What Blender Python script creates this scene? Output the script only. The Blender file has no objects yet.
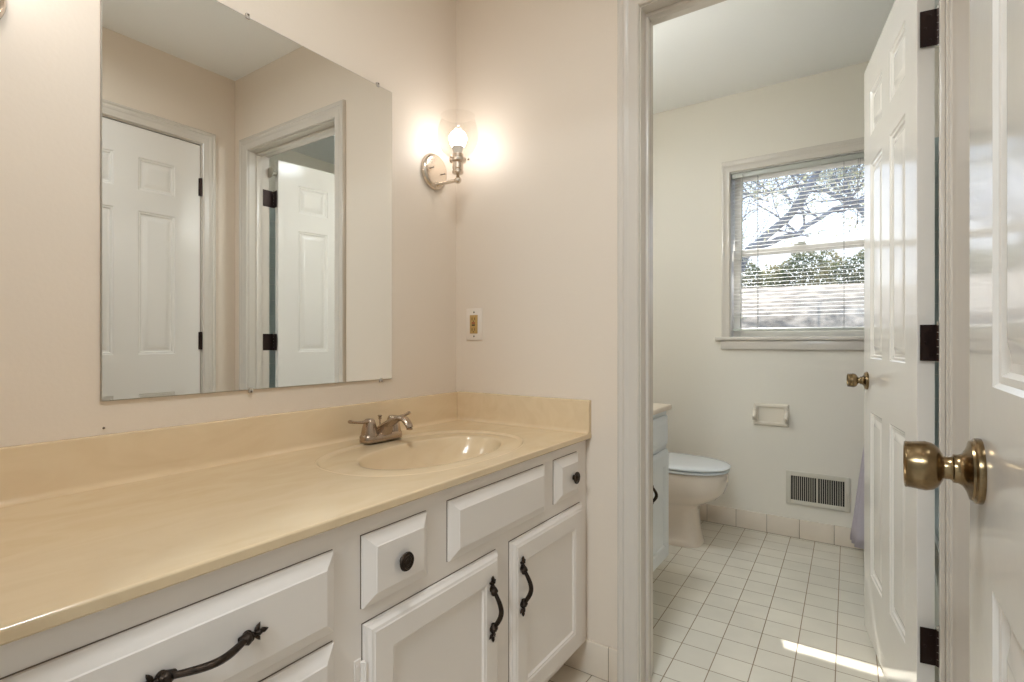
import bpy, bmesh, math, random
from mathutils import Vector, Matrix, noise
random.seed(7)
PI = math.pi
SC = bpy.context.scene
COL = SC.collection

# ------------------------------------------------------------------ camera, world, sun, lights, exposure
CAM_H = 1.0435
cam_d = bpy.data.cameras.new('camera'); cam = bpy.data.objects.new('camera', cam_d); COL.objects.link(cam)
cam_d.sensor_width = 36.0; cam_d.lens = 36.0*533.8/1024
cam_d.shift_x = 21.94/1024; cam_d.shift_y = 0.4/1024
cam_d.clip_start = 0.02; cam_d.clip_end = 200
cam.location = (0, 0, CAM_H); cam.rotation_euler = (PI/2, 0, 0.6132)
SC.camera = cam
SC.view_settings.view_transform = 'Standard'; SC.view_settings.look = 'None'
SC.view_settings.exposure = 0.12; SC.view_settings.gamma = 1.0
SC.view_settings.use_curve_mapping = False
try:
    SC.cycles.max_bounces = 12; SC.cycles.diffuse_bounces = 8; SC.cycles.glossy_bounces = 6
    SC.cycles.transparent_max_bounces = 24; SC.cycles.use_denoising = True
    SC.cycles.sample_clamp_indirect = 6.0; SC.cycles.caustics_reflective = False
except Exception:
    pass

SKY_STRENGTH = 1.75
world = bpy.data.worlds.new('sky'); SC.world = world; world.use_nodes = True
wn = world.node_tree; wn.nodes.clear()
wo = wn.nodes.new('ShaderNodeOutputWorld'); wb = wn.nodes.new('ShaderNodeBackground')
wg = wn.nodes.new('ShaderNodeValToRGB'); wt = wn.nodes.new('ShaderNodeTexCoord'); ws = wn.nodes.new('ShaderNodeSeparateXYZ')
wg.color_ramp.elements[0].position = 0.0; wg.color_ramp.elements[0].color = (1.0, 1.0, 1.0, 1)
wg.color_ramp.elements[0].position = 0.02; wg.color_ramp.elements[1].position = 0.40; wg.color_ramp.elements[1].color = (0.50, 0.68, 1.0, 1)
wn.links.new(wt.outputs['Generated'], ws.inputs[0]); wn.links.new(ws.outputs['Z'], wg.inputs[0])
wn.links.new(wg.outputs[0], wb.inputs['Color']); wn.links.new(wb.outputs[0], wo.inputs['Surface'])
wb.inputs['Strength'].default_value = SKY_STRENGTH

SUN_DIR = Vector((0.282, -1.0, -0.963)).normalized()
sd = bpy.data.lights.new('sun', 'SUN'); sun = bpy.data.objects.new('sun', sd); COL.objects.link(sun)
sd.energy = 9.0; sd.angle = math.radians(0.6); sd.color = (1.0, 0.96, 0.90)
sun.rotation_euler = SUN_DIR.to_track_quat('-Z', 'Y').to_euler()

BULB_L = 32.0        # radiance of each vanity sconce bulb
CEIL_FILL_W = 9.5        # fill light added on the vanity room ceiling, out of view
HALL_FILL_W = 51.0        # fill light added in the room behind the camera
BATH_FILL_W = 6.5         # extra fill added to brighten the bathroom floor, out of view
BATH_L = 270.0       # radiance of the bulb over the small bathroom vanity

def area_light(name, loc, size, watts, color, rot=(0, 0, 0)):
    d = bpy.data.lights.new(name, 'AREA'); d.shape = 'DISK'; d.size = size; d.energy = watts; d.color = color
    o = bpy.data.objects.new(name, d); COL.objects.link(o); o.location = loc; o.rotation_euler = rot
    return o
area_light('vanity_fill_light', (-0.42, 0.50, 2.325), 0.26, CEIL_FILL_W, (0.90, 0.96, 1.0))  # these area lights are added fill, all out of view
area_light('hall_fill_light', (-0.1, -1.7, 2.325), 0.50, HALL_FILL_W, (0.80, 0.91, 1.0))
area_light('bathroom_fill_light', (-0.98, 2.05, 2.325), 0.22, BATH_FILL_W, (0.86, 0.94, 1.0))

# ------------------------------------------------------------------ materials
def lin(c):
    return tuple((x/12.92 if x <= 0.04045 else ((x+0.055)/1.055)**2.4) for x in (v/255 for v in c))

def mat(name, rgb, rough=0.5, metal=0.0, spec=0.5, bump=0.0, bscale=60.0, coat=0.0, var=0.0, vscale=5.0):
    m = bpy.data.materials.new(name); m.use_nodes = True
    nt = m.node_tree; p = nt.nodes['Principled BSDF']
    c = lin(rgb)
    p.inputs['Base Color'].default_value = (*c, 1)
    p.inputs['Roughness'].default_value = rough; p.inputs['Metallic'].default_value = metal
    p.inputs['Specular IOR Level'].default_value = spec
    p.inputs['Coat Weight'].default_value = coat; p.inputs['Coat Roughness'].default_value = 0.06
    tc = nt.nodes.new('ShaderNodeTexCoord')
    if bump > 0:
        n = nt.nodes.new('ShaderNodeTexNoise'); n.inputs['Scale'].default_value = bscale; n.inputs['Detail'].default_value = 4
        b = nt.nodes.new('ShaderNodeBump'); b.inputs['Strength'].default_value = bump; b.inputs['Distance'].default_value = 0.002
        nt.links.new(tc.outputs['Object'], n.inputs['Vector']); nt.links.new(n.outputs['Fac'], b.inputs['Height'])
        nt.links.new(b.outputs['Normal'], p.inputs['Normal'])
    if var > 0:
        n = nt.nodes.new('ShaderNodeTexNoise'); n.inputs['Scale'].default_value = vscale; n.inputs['Detail'].default_value = 3
        r = nt.nodes.new('ShaderNodeValToRGB')
        r.color_ramp.elements[0].position = 0.35; r.color_ramp.elements[0].color = (*[x*(1-var) for x in c], 1)
        r.color_ramp.elements[1].position = 0.65; r.color_ramp.elements[1].color = (*[min(1, x*(1+var)) for x in c], 1)
        nt.links.new(tc.outputs['Object'], n.inputs['Vector']); nt.links.new(n.outputs['Fac'], r.inputs['Fac'])
        nt.links.new(r.outputs[0], p.inputs['Base Color'])
    return m

def tile_mat(name, tile, grout, size, ox, oy, rot=0.0, rough=0.25, axes='XY', mortar=0.0016, sizey=None):
    m = bpy.data.materials.new(name); m.use_nodes = True
    nt = m.node_tree; p = nt.nodes['Principled BSDF']
    tc = nt.nodes.new('ShaderNodeTexCoord'); mp = nt.nodes.new('ShaderNodeMapping')
    mp.vector_type = 'POINT'; mp.inputs['Rotation'].default_value = (0, 0, rot)
    mp.inputs['Location'].default_value = (ox, oy, 0)
    src = tc.outputs['Object']
    if axes != 'XY':
        sp = nt.nodes.new('ShaderNodeSeparateXYZ'); cb = nt.nodes.new('ShaderNodeCombineXYZ')
        nt.links.new(src, sp.inputs[0])
        nt.links.new(sp.outputs[axes[0]], cb.inputs['X']); nt.links.new(sp.outputs[axes[1]], cb.inputs['Y']); src = cb.outputs[0]
    nt.links.new(src, mp.inputs['Vector'])
    br = nt.nodes.new('ShaderNodeTexBrick')
    br.offset = 0.0; br.squash = 1.0
    br.inputs['Scale'].default_value = 1.0; br.inputs['Brick Width'].default_value = size
    br.inputs['Row Height'].default_value = sizey or size; br.inputs['Mortar Size'].default_value = mortar
    br.inputs['Mortar Smooth'].default_value = 0.15; br.inputs['Bias'].default_value = -0.2
    c = lin(tile)
    br.inputs['Color1'].default_value = (*c, 1); br.inputs['Color2'].default_value = (*[x*0.94 for x in c], 1)
    br.inputs['Mortar'].default_value = (*lin(grout), 1)
    nt.links.new(mp.outputs[0], br.inputs['Vector'])
    # faint smudges
    n = nt.nodes.new('ShaderNodeTexNoise'); n.inputs['Scale'].default_value = 5.0; n.inputs['Detail'].default_value = 5
    nt.links.new(tc.outputs['Object'], n.inputs['Vector'])
    mr = nt.nodes.new('ShaderNodeMapRange'); mr.inputs['From Min'].default_value = 0.3; mr.inputs['From Max'].default_value = 0.7
    mr.inputs['To Min'].default_value = 0.93; mr.inputs['To Max'].default_value = 1.04
    nt.links.new(n.outputs['Fac'], mr.inputs['Value'])
    mx = nt.nodes.new('ShaderNodeMix'); mx.data_type = 'RGBA'; mx.blend_type = 'MULTIPLY'; mx.inputs['Factor'].default_value = 1.0
    nt.links.new(br.outputs['Color'], mx.inputs['A']); nt.links.new(mr.outputs[0], mx.inputs['B'])
    nt.links.new(mx.outputs['Result'], p.inputs['Base Color'])
    ad = nt.nodes.new('ShaderNodeMath'); ad.operation = 'MULTIPLY_ADD'
    ad.inputs[1].default_value = 0.5; ad.inputs[2].default_value = rough
    nt.links.new(br.outputs['Fac'], ad.inputs[0]); nt.links.new(ad.outputs[0], p.inputs['Roughness'])
    iv = nt.nodes.new('ShaderNodeMath'); iv.operation = 'SUBTRACT'; iv.inputs[0].default_value = 1.0
    nt.links.new(br.outputs['Fac'], iv.inputs[1])
    b = nt.nodes.new('ShaderNodeBump'); b.inputs['Strength'].default_value = 0.5; b.inputs['Distance'].default_value = 0.001
    nt.links.new(iv.outputs[0], b.inputs['Height']); nt.links.new(b.outputs['Normal'], p.inputs['Normal'])
    return m

def marble_mat(name, base, vein, rough=0.16):
    m = bpy.data.materials.new(name); m.use_nodes = True
    nt = m.node_tree; p = nt.nodes['Principled BSDF']
    tc = nt.nodes.new('ShaderNodeTexCoord'); mp = nt.nodes.new('ShaderNodeMapping')
    mp.inputs['Scale'].default_value = (2.2, 0.8, 2.0); mp.inputs['Rotation'].default_value = (0, 0, 0.25)
    n = nt.nodes.new('ShaderNodeTexNoise'); n.inputs['Scale'].default_value = 6; n.inputs['Detail'].default_value = 6
    n.inputs['Distortion'].default_value = 1.6
    r = nt.nodes.new('ShaderNodeValToRGB')
    r.color_ramp.elements[0].position = 0.25; r.color_ramp.elements[0].color = (*lin(vein), 1)
    r.color_ramp.elements[1].position = 0.62; r.color_ramp.elements[1].color = (*lin(base), 1)
    nt.links.new(tc.outputs['Object'], mp.inputs[0]); nt.links.new(mp.outputs[0], n.inputs['Vector'])
    nt.links.new(n.outputs['Fac'], r.inputs['Fac']); nt.links.new(r.outputs[0], p.inputs['Base Color'])
    p.inputs['Roughness'].default_value = rough
    return m

def glass_mat(name, tint=(1, 1, 1), ior=1.45, gloss=1.0, thin=False):
    m = bpy.data.materials.new(name); m.use_nodes = True
    nt = m.node_tree; nt.nodes.clear()
    o = nt.nodes.new('ShaderNodeOutputMaterial'); mx = nt.nodes.new('ShaderNodeMixShader')
    t = nt.nodes.new('ShaderNodeBsdfTransparent'); g = nt.nodes.new('ShaderNodeBsdfGlossy')
    f = nt.nodes.new('ShaderNodeFresnel'); f.inputs['IOR'].default_value = ior
    t.inputs['Color'].default_value = (*tint, 1); g.inputs['Roughness'].default_value = 0.02
    g.inputs['Color'].default_value = (gloss, gloss, gloss, 1)
    if thin:
        lw = nt.nodes.new('ShaderNodeLayerWeight'); lw.inputs['Blend'].default_value = 0.5
        pw = nt.nodes.new('ShaderNodeMath'); pw.operation = 'POWER'; pw.inputs[1].default_value = 4.0
        ml = nt.nodes.new('ShaderNodeMath'); ml.operation = 'MULTIPLY_ADD'; ml.inputs[1].default_value = 0.75; ml.inputs[2].default_value = 0.05
        nt.links.new(lw.outputs['Facing'], pw.inputs[0]); nt.links.new(pw.outputs[0], ml.inputs[0]); f = ml
    nt.links.new(f.outputs[0], mx.inputs[0]); nt.links.new(t.outputs[0], mx.inputs[1]); nt.links.new(g.outputs[0], mx.inputs[2])
    nt.links.new(mx.outputs[0], o.inputs['Surface'])
    return m

def emit_mat(name, rgb, strength):
    m = bpy.data.materials.new(name); m.use_nodes = True
    nt = m.node_tree; nt.nodes.clear()
    o = nt.nodes.new('ShaderNodeOutputMaterial'); e = nt.nodes.new('ShaderNodeEmission')
    e.inputs['Color'].default_value = (*rgb, 1); e.inputs['Strength'].default_value = strength
    nt.links.new(e.outputs[0], o.inputs['Surface'])
    return m

def leaf_mat(name, rgb, rgb2):
    m = mat(name, rgb, rough=0.6, var=0.0)
    nt = m.node_tree; p = nt.nodes['Principled BSDF']
    oi = nt.nodes.new('ShaderNodeTexCoord'); n = nt.nodes.new('ShaderNodeTexNoise'); n.inputs['Scale'].default_value = 1.3
    r = nt.nodes.new('ShaderNodeValToRGB')
    r.color_ramp.elements[0].position = 0.4; r.color_ramp.elements[0].color = (*lin(rgb), 1)
    r.color_ramp.elements[1].position = 0.6; r.color_ramp.elements[1].color = (*lin(rgb2), 1)
    nt.links.new(oi.outputs['Object'], n.inputs['Vector']); nt.links.new(n.outputs['Fac'], r.inputs['Fac'])
    nt.links.new(r.outputs[0], p.inputs['Base Color'])
    tr = nt.nodes.new('ShaderNodeBsdfTranslucent'); mx = nt.nodes.new('ShaderNodeMixShader'); mx.inputs[0].default_value = 0.5
    nt.links.new(r.outputs[0], tr.inputs['Color'])
    nt.links.new(p.outputs[0], mx.inputs[1]); nt.links.new(tr.outputs[0], mx.inputs[2])
    nt.links.new(mx.outputs[0], nt.nodes['Material Output'].inputs['Surface'])
    return m

M = {}
M['wall'] = mat('cream_wall_paint', (226, 214, 199), 0.55, bump=0.12, bscale=120)
M['bathwall'] = mat('bathroom_wall_paint', (228, 222, 210), 0.6, bump=0.12, bscale=120)
M['bedwall'] = mat('bedroom_wall_paint', (224, 224, 222), 0.7)
M['ceiling'] = mat('ceiling_paint', (244, 244, 242), 0.8, bump=0.15, bscale=90)
M['trim'] = mat('white_trim_paint', (210, 203, 193), 0.22, bump=0.015, bscale=40)
M['door'] = mat('white_door_enamel', (230, 226, 220), 0.11, bump=0.06, bscale=25)
M['cab'] = mat('cabinet_white_paint', (229, 221, 213), 0.30, bump=0.10, bscale=50)
M['bathcab'] = mat('bathroom_cabinet_paint', (222, 226, 228), 0.30, bump=0.06, bscale=50)
M['seam'] = mat('shadow_seam', (104, 90, 76), 0.9)
M['marble'] = marble_mat('cultured_marble', (221, 199, 164), (214, 190, 154))
M['bathmarble'] = marble_mat('bathroom_counter_marble', (226, 210, 190), (210, 194, 172), 0.3)
M['nickel'] = mat('brushed_nickel', (178, 160, 142), 0.26, 1.0, bump=0.03, bscale=300)
M['nickel2'] = mat('satin_nickel', (214, 202, 188), 0.24, 1.0)
M['brass'] = mat('aged_brass', (138, 117, 86), 0.22, 1.0, var=0.30, vscale=55)
M['bronze'] = mat('dark_bronze', (54, 44, 36), 0.38, 0.85, bump=0.5, bscale=220, var=0.35, vscale=90)
M['hinge'] = mat('oil_rubbed_hinge', (52, 38, 34), 0.35, 0.6)
M['pin'] = mat('hinge_pin_steel', (190, 186, 176), 0.3, 1.0)
M['mirror'] = mat('mirror_silver', (246, 248, 246), 0.0, 1.0)
M['mirroredge'] = mat('mirror_edge', (168, 162, 150), 0.3)
M['clip'] = mat('clear_plastic_clip', (196, 188, 178), 0.15)
M['screw'] = mat('screw_steel', (120, 110, 98), 0.35, 1.0)
M['plate'] = mat('switch_plate_plastic', (232, 222, 210), 0.3)
M['tan'] = mat('tan_receptacle', (186, 152, 92), 0.35)
M['black'] = mat('black_plastic', (28, 24, 22), 0.5)
M['red'] = mat('red_button', (150, 50, 46), 0.5)
M['glass'] = glass_mat('window_glass', (0.985, 0.995, 0.99), 1.45, 1.0, True)
M['shade'] = glass_mat('clear_shade_glass', (0.94, 0.93, 0.915), 1.25, 1.0, True)
M['bulb'] = emit_mat('bulb_glow', (1.0, 0.97, 0.96), BULB_L)
M['bulb2'] = emit_mat('bathroom_bulb_glow', (0.90, 0.96, 1.0), BATH_L)
M['bulbneck'] = mat('bulb_neck_plastic', (246, 240, 232), 0.4)
M['fillglow'] = emit_mat('fill_lamp_diffuser', (1.0, 0.93, 0.84), 2.0)  # glow of the added fill lamps
M['floor'] = tile_mat('ceramic_floor_tile', (224, 218, 204), (140, 122, 98), 0.1111, 0, 0, 0, 0.22)
M['floor2'] = tile_mat('vanity_room_floor_tile', (214, 204, 188), (122, 104, 84), 0.1111, 0, 0, 0, 0.22)
M['basetile'] = mat('ceramic_base_tile', (222, 210, 194), 0.22, var=0.03, vscale=8)
M['grout'] = mat('base_grout', (120, 104, 84), 0.9)
M['porcelain'] = mat('bisque_porcelain', (232, 218, 203), 0.10, coat=0.3)
M['seat'] = mat('toilet_seat_enamel', (222, 226, 228), 0.14)
M['bisque'] = mat('bisque_ceramic', (226, 217, 202), 0.15)
M['register'] = mat('register_enamel', (206, 200, 186), 0.35)
M['dark'] = mat('duct_dark', (40, 38, 36), 0.8)
M['sash'] = mat('window_sash_vinyl', (232, 230, 226), 0.3)
M['slat'] = mat('blind_slat_enamel', (236, 234, 230), 0.3)
M['rail'] = mat('blind_rail_enamel', (190, 192, 184), 0.35)
M['cord'] = mat('blind_cord', (150, 150, 146), 0.7)
M['curtain'] = mat('shower_curtain_fabric', (176, 168, 176), 0.75, bump=0.2, bscale=400)
M['tub'] = mat('tub_enamel', (196, 206, 208), 0.12)
M['tubtile'] = tile_mat('tub_surround_tile', (186, 200, 200), (206, 210, 206), 0.1111, 0, 0, 0, 0.18, axes='YZ')
M['tubtile2'] = tile_mat('tub_end_tile', (186, 200, 200), (206, 210, 206), 0.1111, 0, 0, 0, 0.18, axes='XZ')
M['bark'] = mat('tree_bark', (128, 134, 146), 0.9, bump=0.6, bscale=14, var=0.25, vscale=7)
M['leaf'] = leaf_mat('tree_leaf', (150, 158, 150), (186, 186, 150))
M['hedge'] = leaf_mat('hedge_leaf', (84, 98, 70), (160, 152, 112))
M['lawn'] = mat('leaf_littered_lawn', (140, 128, 114), 0.95, var=0.5, vscale=2.6)
M['fence'] = mat('weathered_fence', (150, 146, 146), 0.9, var=0.2, vscale=3)
M['carpet'] = mat('bedroom_carpet', (196, 192, 186), 0.95, bump=0.4, bscale=300)

# ------------------------------------------------------------------ mesh helpers
def box(bm, x0, x1, y0, y1, z0, z1, bev=0.0, seg=2):
    b2 = bmesh.new()
    r = bmesh.ops.create_cube(b2, size=1.0)
    for v in b2.verts:
        v.co = Vector(((x0+x1)/2 + v.co.x*(x1-x0), (y0+y1)/2 + v.co.y*(y1-y0), (z0+z1)/2 + v.co.z*(z1-z0)))
    if bev > 0:
        bmesh.ops.bevel(b2, geom=b2.edges[:], offset=bev, segments=seg, affect='EDGES', profile=0.5)
    merge(bm, b2); return bm

def merge(bm, b2, mtx=None):
    if mtx is not None: bmesh.ops.transform(b2, matrix=mtx, verts=b2.verts[:])
    mp = {}
    for v in b2.verts: mp[v] = bm.verts.new(v.co)
    for f in b2.faces:
        try: bm.faces.new([mp[v] for v in f.verts])
        except ValueError: pass
    b2.free()

def lathe(bm, prof, n=32, mtx=None, sx=1.0, sy=1.0):
    """prof: (radius, height) about +Z; radius 0 closes"""
    b2 = bmesh.new(); rows = []
    for r, z in prof:
        if r <= 1e-6: rows.append([b2.verts.new((0, 0, z))])
        else: rows.append([b2.verts.new((r*sx*math.cos(2*PI*k/n), r*sy*math.sin(2*PI*k/n), z)) for k in range(n)])
    for a, b in zip(rows, rows[1:]):
        if len(a) == 1 and len(b) == 1: continue
        for k in range(n):
            k2 = (k+1) % n
            if len(a) == 1: b2.faces.new((a[0], b[k2], b[k]))
            elif len(b) == 1: b2.faces.new((a[k], a[k2], b[0]))
            else: b2.faces.new((a[k], a[k2], b[k2], b[k]))
    merge(bm, b2, mtx)

def tube(bm, pts, rad, n=10, flat=1.0, up=Vector((0, 0, 1)), caps=True):
    pts = [Vector(p) for p in pts]
    if not hasattr(rad, '__len__'): rad = [rad]*len(pts)
    rows = []
    for i, p in enumerate(pts):
        t = (pts[min(i+1, len(pts)-1)] - pts[max(i-1, 0)]).normalized()
        s = t.cross(up)
        if s.length < 1e-4: s = t.cross(Vector((1, 0, 0)))
        s.normalize(); w = s.cross(t).normalized()
        rows.append([bm.verts.new(p + s*math.cos(2*PI*k/n)*rad[i] + w*math.sin(2*PI*k/n)*rad[i]*flat) for k in range(n)])
    for a, b in zip(rows, rows[1:]):
        for k in range(n): bm.faces.new((a[k], a[(k+1) % n], b[(k+1) % n], b[k]))
    if caps:
        bm.faces.new(rows[0][::-1]); bm.faces.new(rows[-1])

def rowloft(bm, rows, close=True, cap=True):
    vs = [[bm.verts.new(p) for p in r] for r in rows]
    n = len(vs[0])
    for a, b in zip(vs, vs[1:]):
        for k in range(n if close else n-1): bm.faces.new((a[k], a[(k+1) % n], b[(k+1) % n], b[k]))
    if cap:
        bm.faces.new(vs[0][::-1]); bm.faces.new(vs[-1])
    return vs

def finish(bm, angle=35):
    bmesh.ops.remove_doubles(bm, verts=bm.verts[:], dist=1e-6)
    bmesh.ops.recalc_face_normals(bm, faces=bm.faces[:])
    ca = math.radians(angle)
    for f in bm.faces: f.smooth = True
    for e in bm.edges:
        if len(e.link_faces) == 2:
            e.smooth = e.calc_face_angle(0) < ca
        else: e.smooth = True

def wmat(o):
    m = Matrix.Translation(o.location) @ o.rotation_euler.to_matrix().to_4x4()
    return wmat(o.parent) @ m if o.parent else m

def obj(name, bm, m, parent=None, angle=35, origin=None, world=True):
    """bm is in world coordinates; kept in place whatever the parent"""
    finish(bm, angle)
    o = None
    if parent is not None:
        inv = wmat(parent).inverted()
        if world: bmesh.ops.transform(bm, matrix=inv, verts=bm.verts[:])
    me = bpy.data.meshes.new(name); bm.to_mesh(me); bm.free()
    me.materials.append(m)
    o = bpy.data.objects.new(name, me); COL.objects.link(o); o.parent = parent
    return o

def tag(o, label=None, cat=None, group=None, kind=None):
    if label: o['label'] = label
    if cat: o['category'] = cat
    if group: o['group'] = group
    if kind: o['kind'] = kind
    return o

def thing(name, label, cat, loc=(0, 0, 0), group=None, kind=None):
    o = bpy.data.objects.new(name, None); COL.objects.link(o); o.location = loc; o.empty_display_size = 0.05
    return tag(o, label, cat, group, kind)

def copy_tree(o, parent=None):
    c = o.copy(); COL.objects.link(c); c.parent = parent
    for ch in list(o.children): copy_tree(ch, c)
    return c

def struct(name, bm, m, label, cat, angle=35):
    o = obj(name, bm, m, None, angle); return tag(o, label, cat, None, 'structure')

def panel_slab(bm, w, h, t, panels, prof, edge=None, back=False, mtx=None):
    """slab 0..w (x), 0..h (z), front at y=0 facing -y, back at y=t. panels (x0,x1,z0,z1);
    prof: list of (inset, depth) rings from the panel's rim to its field; edge: (inset, drop) rings from rim inward."""
    b2 = bmesh.new()
    def face_side(y, sgn, edge_r):
        outer = [(0, 0)] if not edge_r else edge_r
        # edge rings
        rings = []
        for ins, dep in outer:
            yy = y + sgn*dep
            rings.append([b2.verts.new(c) for c in ((ins, yy, ins), (w-ins, yy, ins), (w-ins, yy, h-ins), (ins, yy, h-ins))])
        for a, b in zip(rings, rings[1:]):
            for k in range(4): b2.faces.new((a[k], a[(k+1) % 4], b[(k+1) % 4], b[k]))
        i0 = outer[-1][0]; y1 = y + sgn*outer[-1][1]
        if not panels and not prof:
            b2.faces.new(rings[-1]); return rings[0]
        xs = sorted({i0, w-i0, *[p[0] for p in panels], *[p[1] for p in panels]})
        zs = sorted({i0, h-i0, *[p[2] for p in panels], *[p[3] for p in panels]})
        cache = {}
        def V(x, z):
            k = (round(x, 5), round(z, 5))
            if k not in cache: cache[k] = b2.verts.new((x, y1, z))
            return cache[k]
        for xa, xb in zip(xs, xs[1:]):
            for za, zb in zip(zs, zs[1:]):
                cx, cz = (xa+xb)/2, (za+zb)/2
                if any(p[0] < cx < p[1] and p[2] < cz < p[3] for p in panels): continue
                b2.faces.new((V(xa, za), V(xb, za), V(xb, zb), V(xa, zb)))
        for (x0, x1, z0, z1) in panels:
            last = None
            for ins, dep in prof:
                r = [b2.verts.new(c) for c in ((x0+ins, y1+sgn*dep, z0+ins), (x1-ins, y1+sgn*dep, z0+ins), (x1-ins, y1+sgn*dep, z1-ins), (x0+ins, y1+sgn*dep, z1-ins))]
                if last:
                    for k in range(4): b2.faces.new((last[k], last[(k+1) % 4], r[(k+1) % 4], r[k]))
                last = r
            b2.faces.new(last)
        return rings[0]
    fr = face_side(0, 1, edge)
    if back:
        bk = face_side(t, -1, None)
    else:
        bk = [b2.verts.new(c) for c in ((0, t, 0), (w, t, 0), (w, t, h), (0, t, h))]; b2.faces.new(bk)
    for k in range(4): b2.faces.new((fr[k], fr[(k+1) % 4], bk[(k+1) % 4], bk[k]))
    bmesh.ops.remove_doubles(b2, verts=b2.verts[:], dist=1e-5)
    merge(bm, b2, mtx)

def frame_sweep(bm, x0, x1, zt, prof, mp, zb=0.0, closed=False):
    """moulding around an opening: legs and head with mitred corners. prof: (u outward, v proud). mp(x, v, z) -> world"""
    rows = []
    for u, v in prof:
        pts = [(x0-u, zb-(u if closed else 0)), (x0-u, zt+u), (x1+u, zt+u), (x1+u, zb-(u if closed else 0))]
        rows.append([bm.verts.new(mp(x, v, z)) for x, z in pts])
    n = len(rows)
    for i in range(n):
        a, b = rows[i], rows[(i+1) % n]
        for k in range(4 if closed else 3): bm.faces.new((a[k], a[(k+1) % 4], b[(k+1) % 4], b[k]))
    if not closed:
        bm.faces.new([r[0] for r in rows]); bm.faces.new([r[3] for r in rows][::-1])

CASING = [(0, 0), (0, 0.010), (0.004, 0.013), (0.009, 0.011), (0.013, 0.011), (0.030, 0.013), (0.036, 0.017), (0.042, 0.018), (0.046, 0.015), (0.050, 0.015), (0.056, 0.019), (0.062, 0.018), (0.064, 0.014), (0.064, 0)]

# ------------------------------------------------------------------ layout numbers (metres)
XL = -1.248     # mirror wall, also the bathroom's left wall
XR = 0.285      # wall with the closet door
YN = 0.03       # entry wall, room side
YP = 1.555      # partition, vanity side
YB = 1.662      # partition, bathroom side
YF = 3.261      # window wall
XT = 0.95       # wall behind the tub
H = 2.44
OX0, OX1, OZ = -0.5455, 0.1485, 2.035       # opening of the bathroom doorway (inside the jambs)
WX0, WX1, WZ0, WZ1 = -0.626, 0.045, 1.069, 1.995    # window opening

# ------------------------------------------------------------------ floor, ceiling, walls
def grid_floor(name, x0, x1, y0, y1, z, m, label):
    bm = bmesh.new(); box(bm, x0, x1, y0, y1, z-0.08, z); return struct(name, bm, m, label, 'floor')

fl = bpy.data.objects
# floor objects are turned 1.4 degrees like the tiles in the photo, so the tile grid rides on the object's own axes
def tile_floor(name, x0, x1, y0, y1, m, label, org, rot):
    bm = bmesh.new(); box(bm, x0, x1, y0, y1, -0.08, 0.0)
    mt = Matrix.Translation((org[0], org[1], 0)) @ Matrix.Rotation(rot, 4, 'Z')
    finish(bm); bmesh.ops.transform(bm, matrix=mt.inverted(), verts=bm.verts[:])
    me = bpy.data.meshes.new(name); bm.to_mesh(me); bm.free(); me.materials.append(m)
    o = bpy.data.objects.new(name, me); COL.objects.link(o); o.matrix_world = mt
    return tag(o, label, 'floor', None, 'structure')
tile_floor('floor', XL, XT, YP+0.06, YF, M['floor'], 'pale ceramic tile floor of the bathroom beyond the doorway', (-0.083, 2.236), 0.022)
tile_floor('floor_vanity', XL, XR+0.2, YN-0.12, YP+0.06, M['floor2'], 'tan ceramic tile floor under the vanity', (-0.70, 1.56), 0.0)
grid_floor('floor_bedroom', -2.2, 2.2, -3.3, YN-0.12, 0.0, M['carpet'], 'carpeted floor of the room behind the camera')
bm = bmesh.new(); box(bm, -2.3, 2.3, -3.4, YP+0.06, H, H+0.1)
struct('ceiling', bm, M['ceiling'], 'flat painted ceiling over the vanity room', 'ceiling')
bm = bmesh.new(); box(bm, XL-0.1, XT+0.1, YP+0.06, YF+0.1, H, H+0.1)
struct('ceiling_bathroom', bm, M['ceiling'], 'flat painted ceiling over the bathroom', 'ceiling')

bm = bmesh.new(); box(bm, XL-0.1, XL, YN-0.12, YP+0.06, 0, H)
struct('wall_left', bm, M['wall'], 'cream wall that carries the mirror and sconces', 'wall')
bm = bmesh.new(); box(bm, XL-0.1, XL, YP+0.06, YF+0.14, 0, H)
struct('wall_bathroom_left', bm, M['bathwall'], 'bathroom wall behind the toilet and small vanity', 'wall')

def partition(name, ya, yb, m, label):
    bm = bmesh.new()
    box(bm, XL, OX0-0.018, ya, yb, 0, H); box(bm, OX1+0.018, XT if yb > YP+0.07 else XR, ya, yb, 0, H)
    box(bm, OX0-0.018, OX1+0.018, ya, yb, OZ+0.018, H)
    return struct(name, bm, m, label, 'wall')
partition('wall_back', YP, YP+0.06, M['wall'], 'cream end wall with the outlet and the bathroom doorway')
partition('wall_bathroom_near', YP+0.06, YB, M['bathwall'], 'bathroom side of the doorway wall')
bm = bmesh.new()
CY0, CY1, CZ = 0.708, 1.372, 2.042
box(bm, XR, XR+0.12, YN-0.12, CY0-0.02, 0, H); box(bm, XR, XR+0.12, CY1+0.02, YP+0.06, 0, H); box(bm, XR, XR+0.12, CY0-0.02, CY1+0.02, CZ+0.02, H)
box(bm, XR+0.06, XR+0.12, CY0-0.02, CY1+0.02, 0, CZ+0.02)
struct('wall_right', bm, M['wall'], 'cream wall with the closet door facing the mirror', 'wall')
EX0, EX1 = -0.64, 0.135
bm = bmesh.new()
box(bm, XL-1.0, EX0-0.018, YN-0.12, YN, 0, H); box(bm, EX1+0.018, 2.3, YN-0.12, YN, 0, H); box(bm, EX0-0.018, EX1+0.018, YN-0.12, YN, OZ+0.018, H)
struct('wall_front', bm, M['wall'], 'cream entry wall around the doorway the camera stands in', 'wall')
bm = bmesh.new()
box(bm, -2.3, -2.2, -3.4, YN-0.12, 0, H); box(bm, 2.2, 2.3, -3.4, YN-0.12, 0, H); box(bm, -2.2, 2.2, -3.4, -3.3, 0, H)
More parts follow.
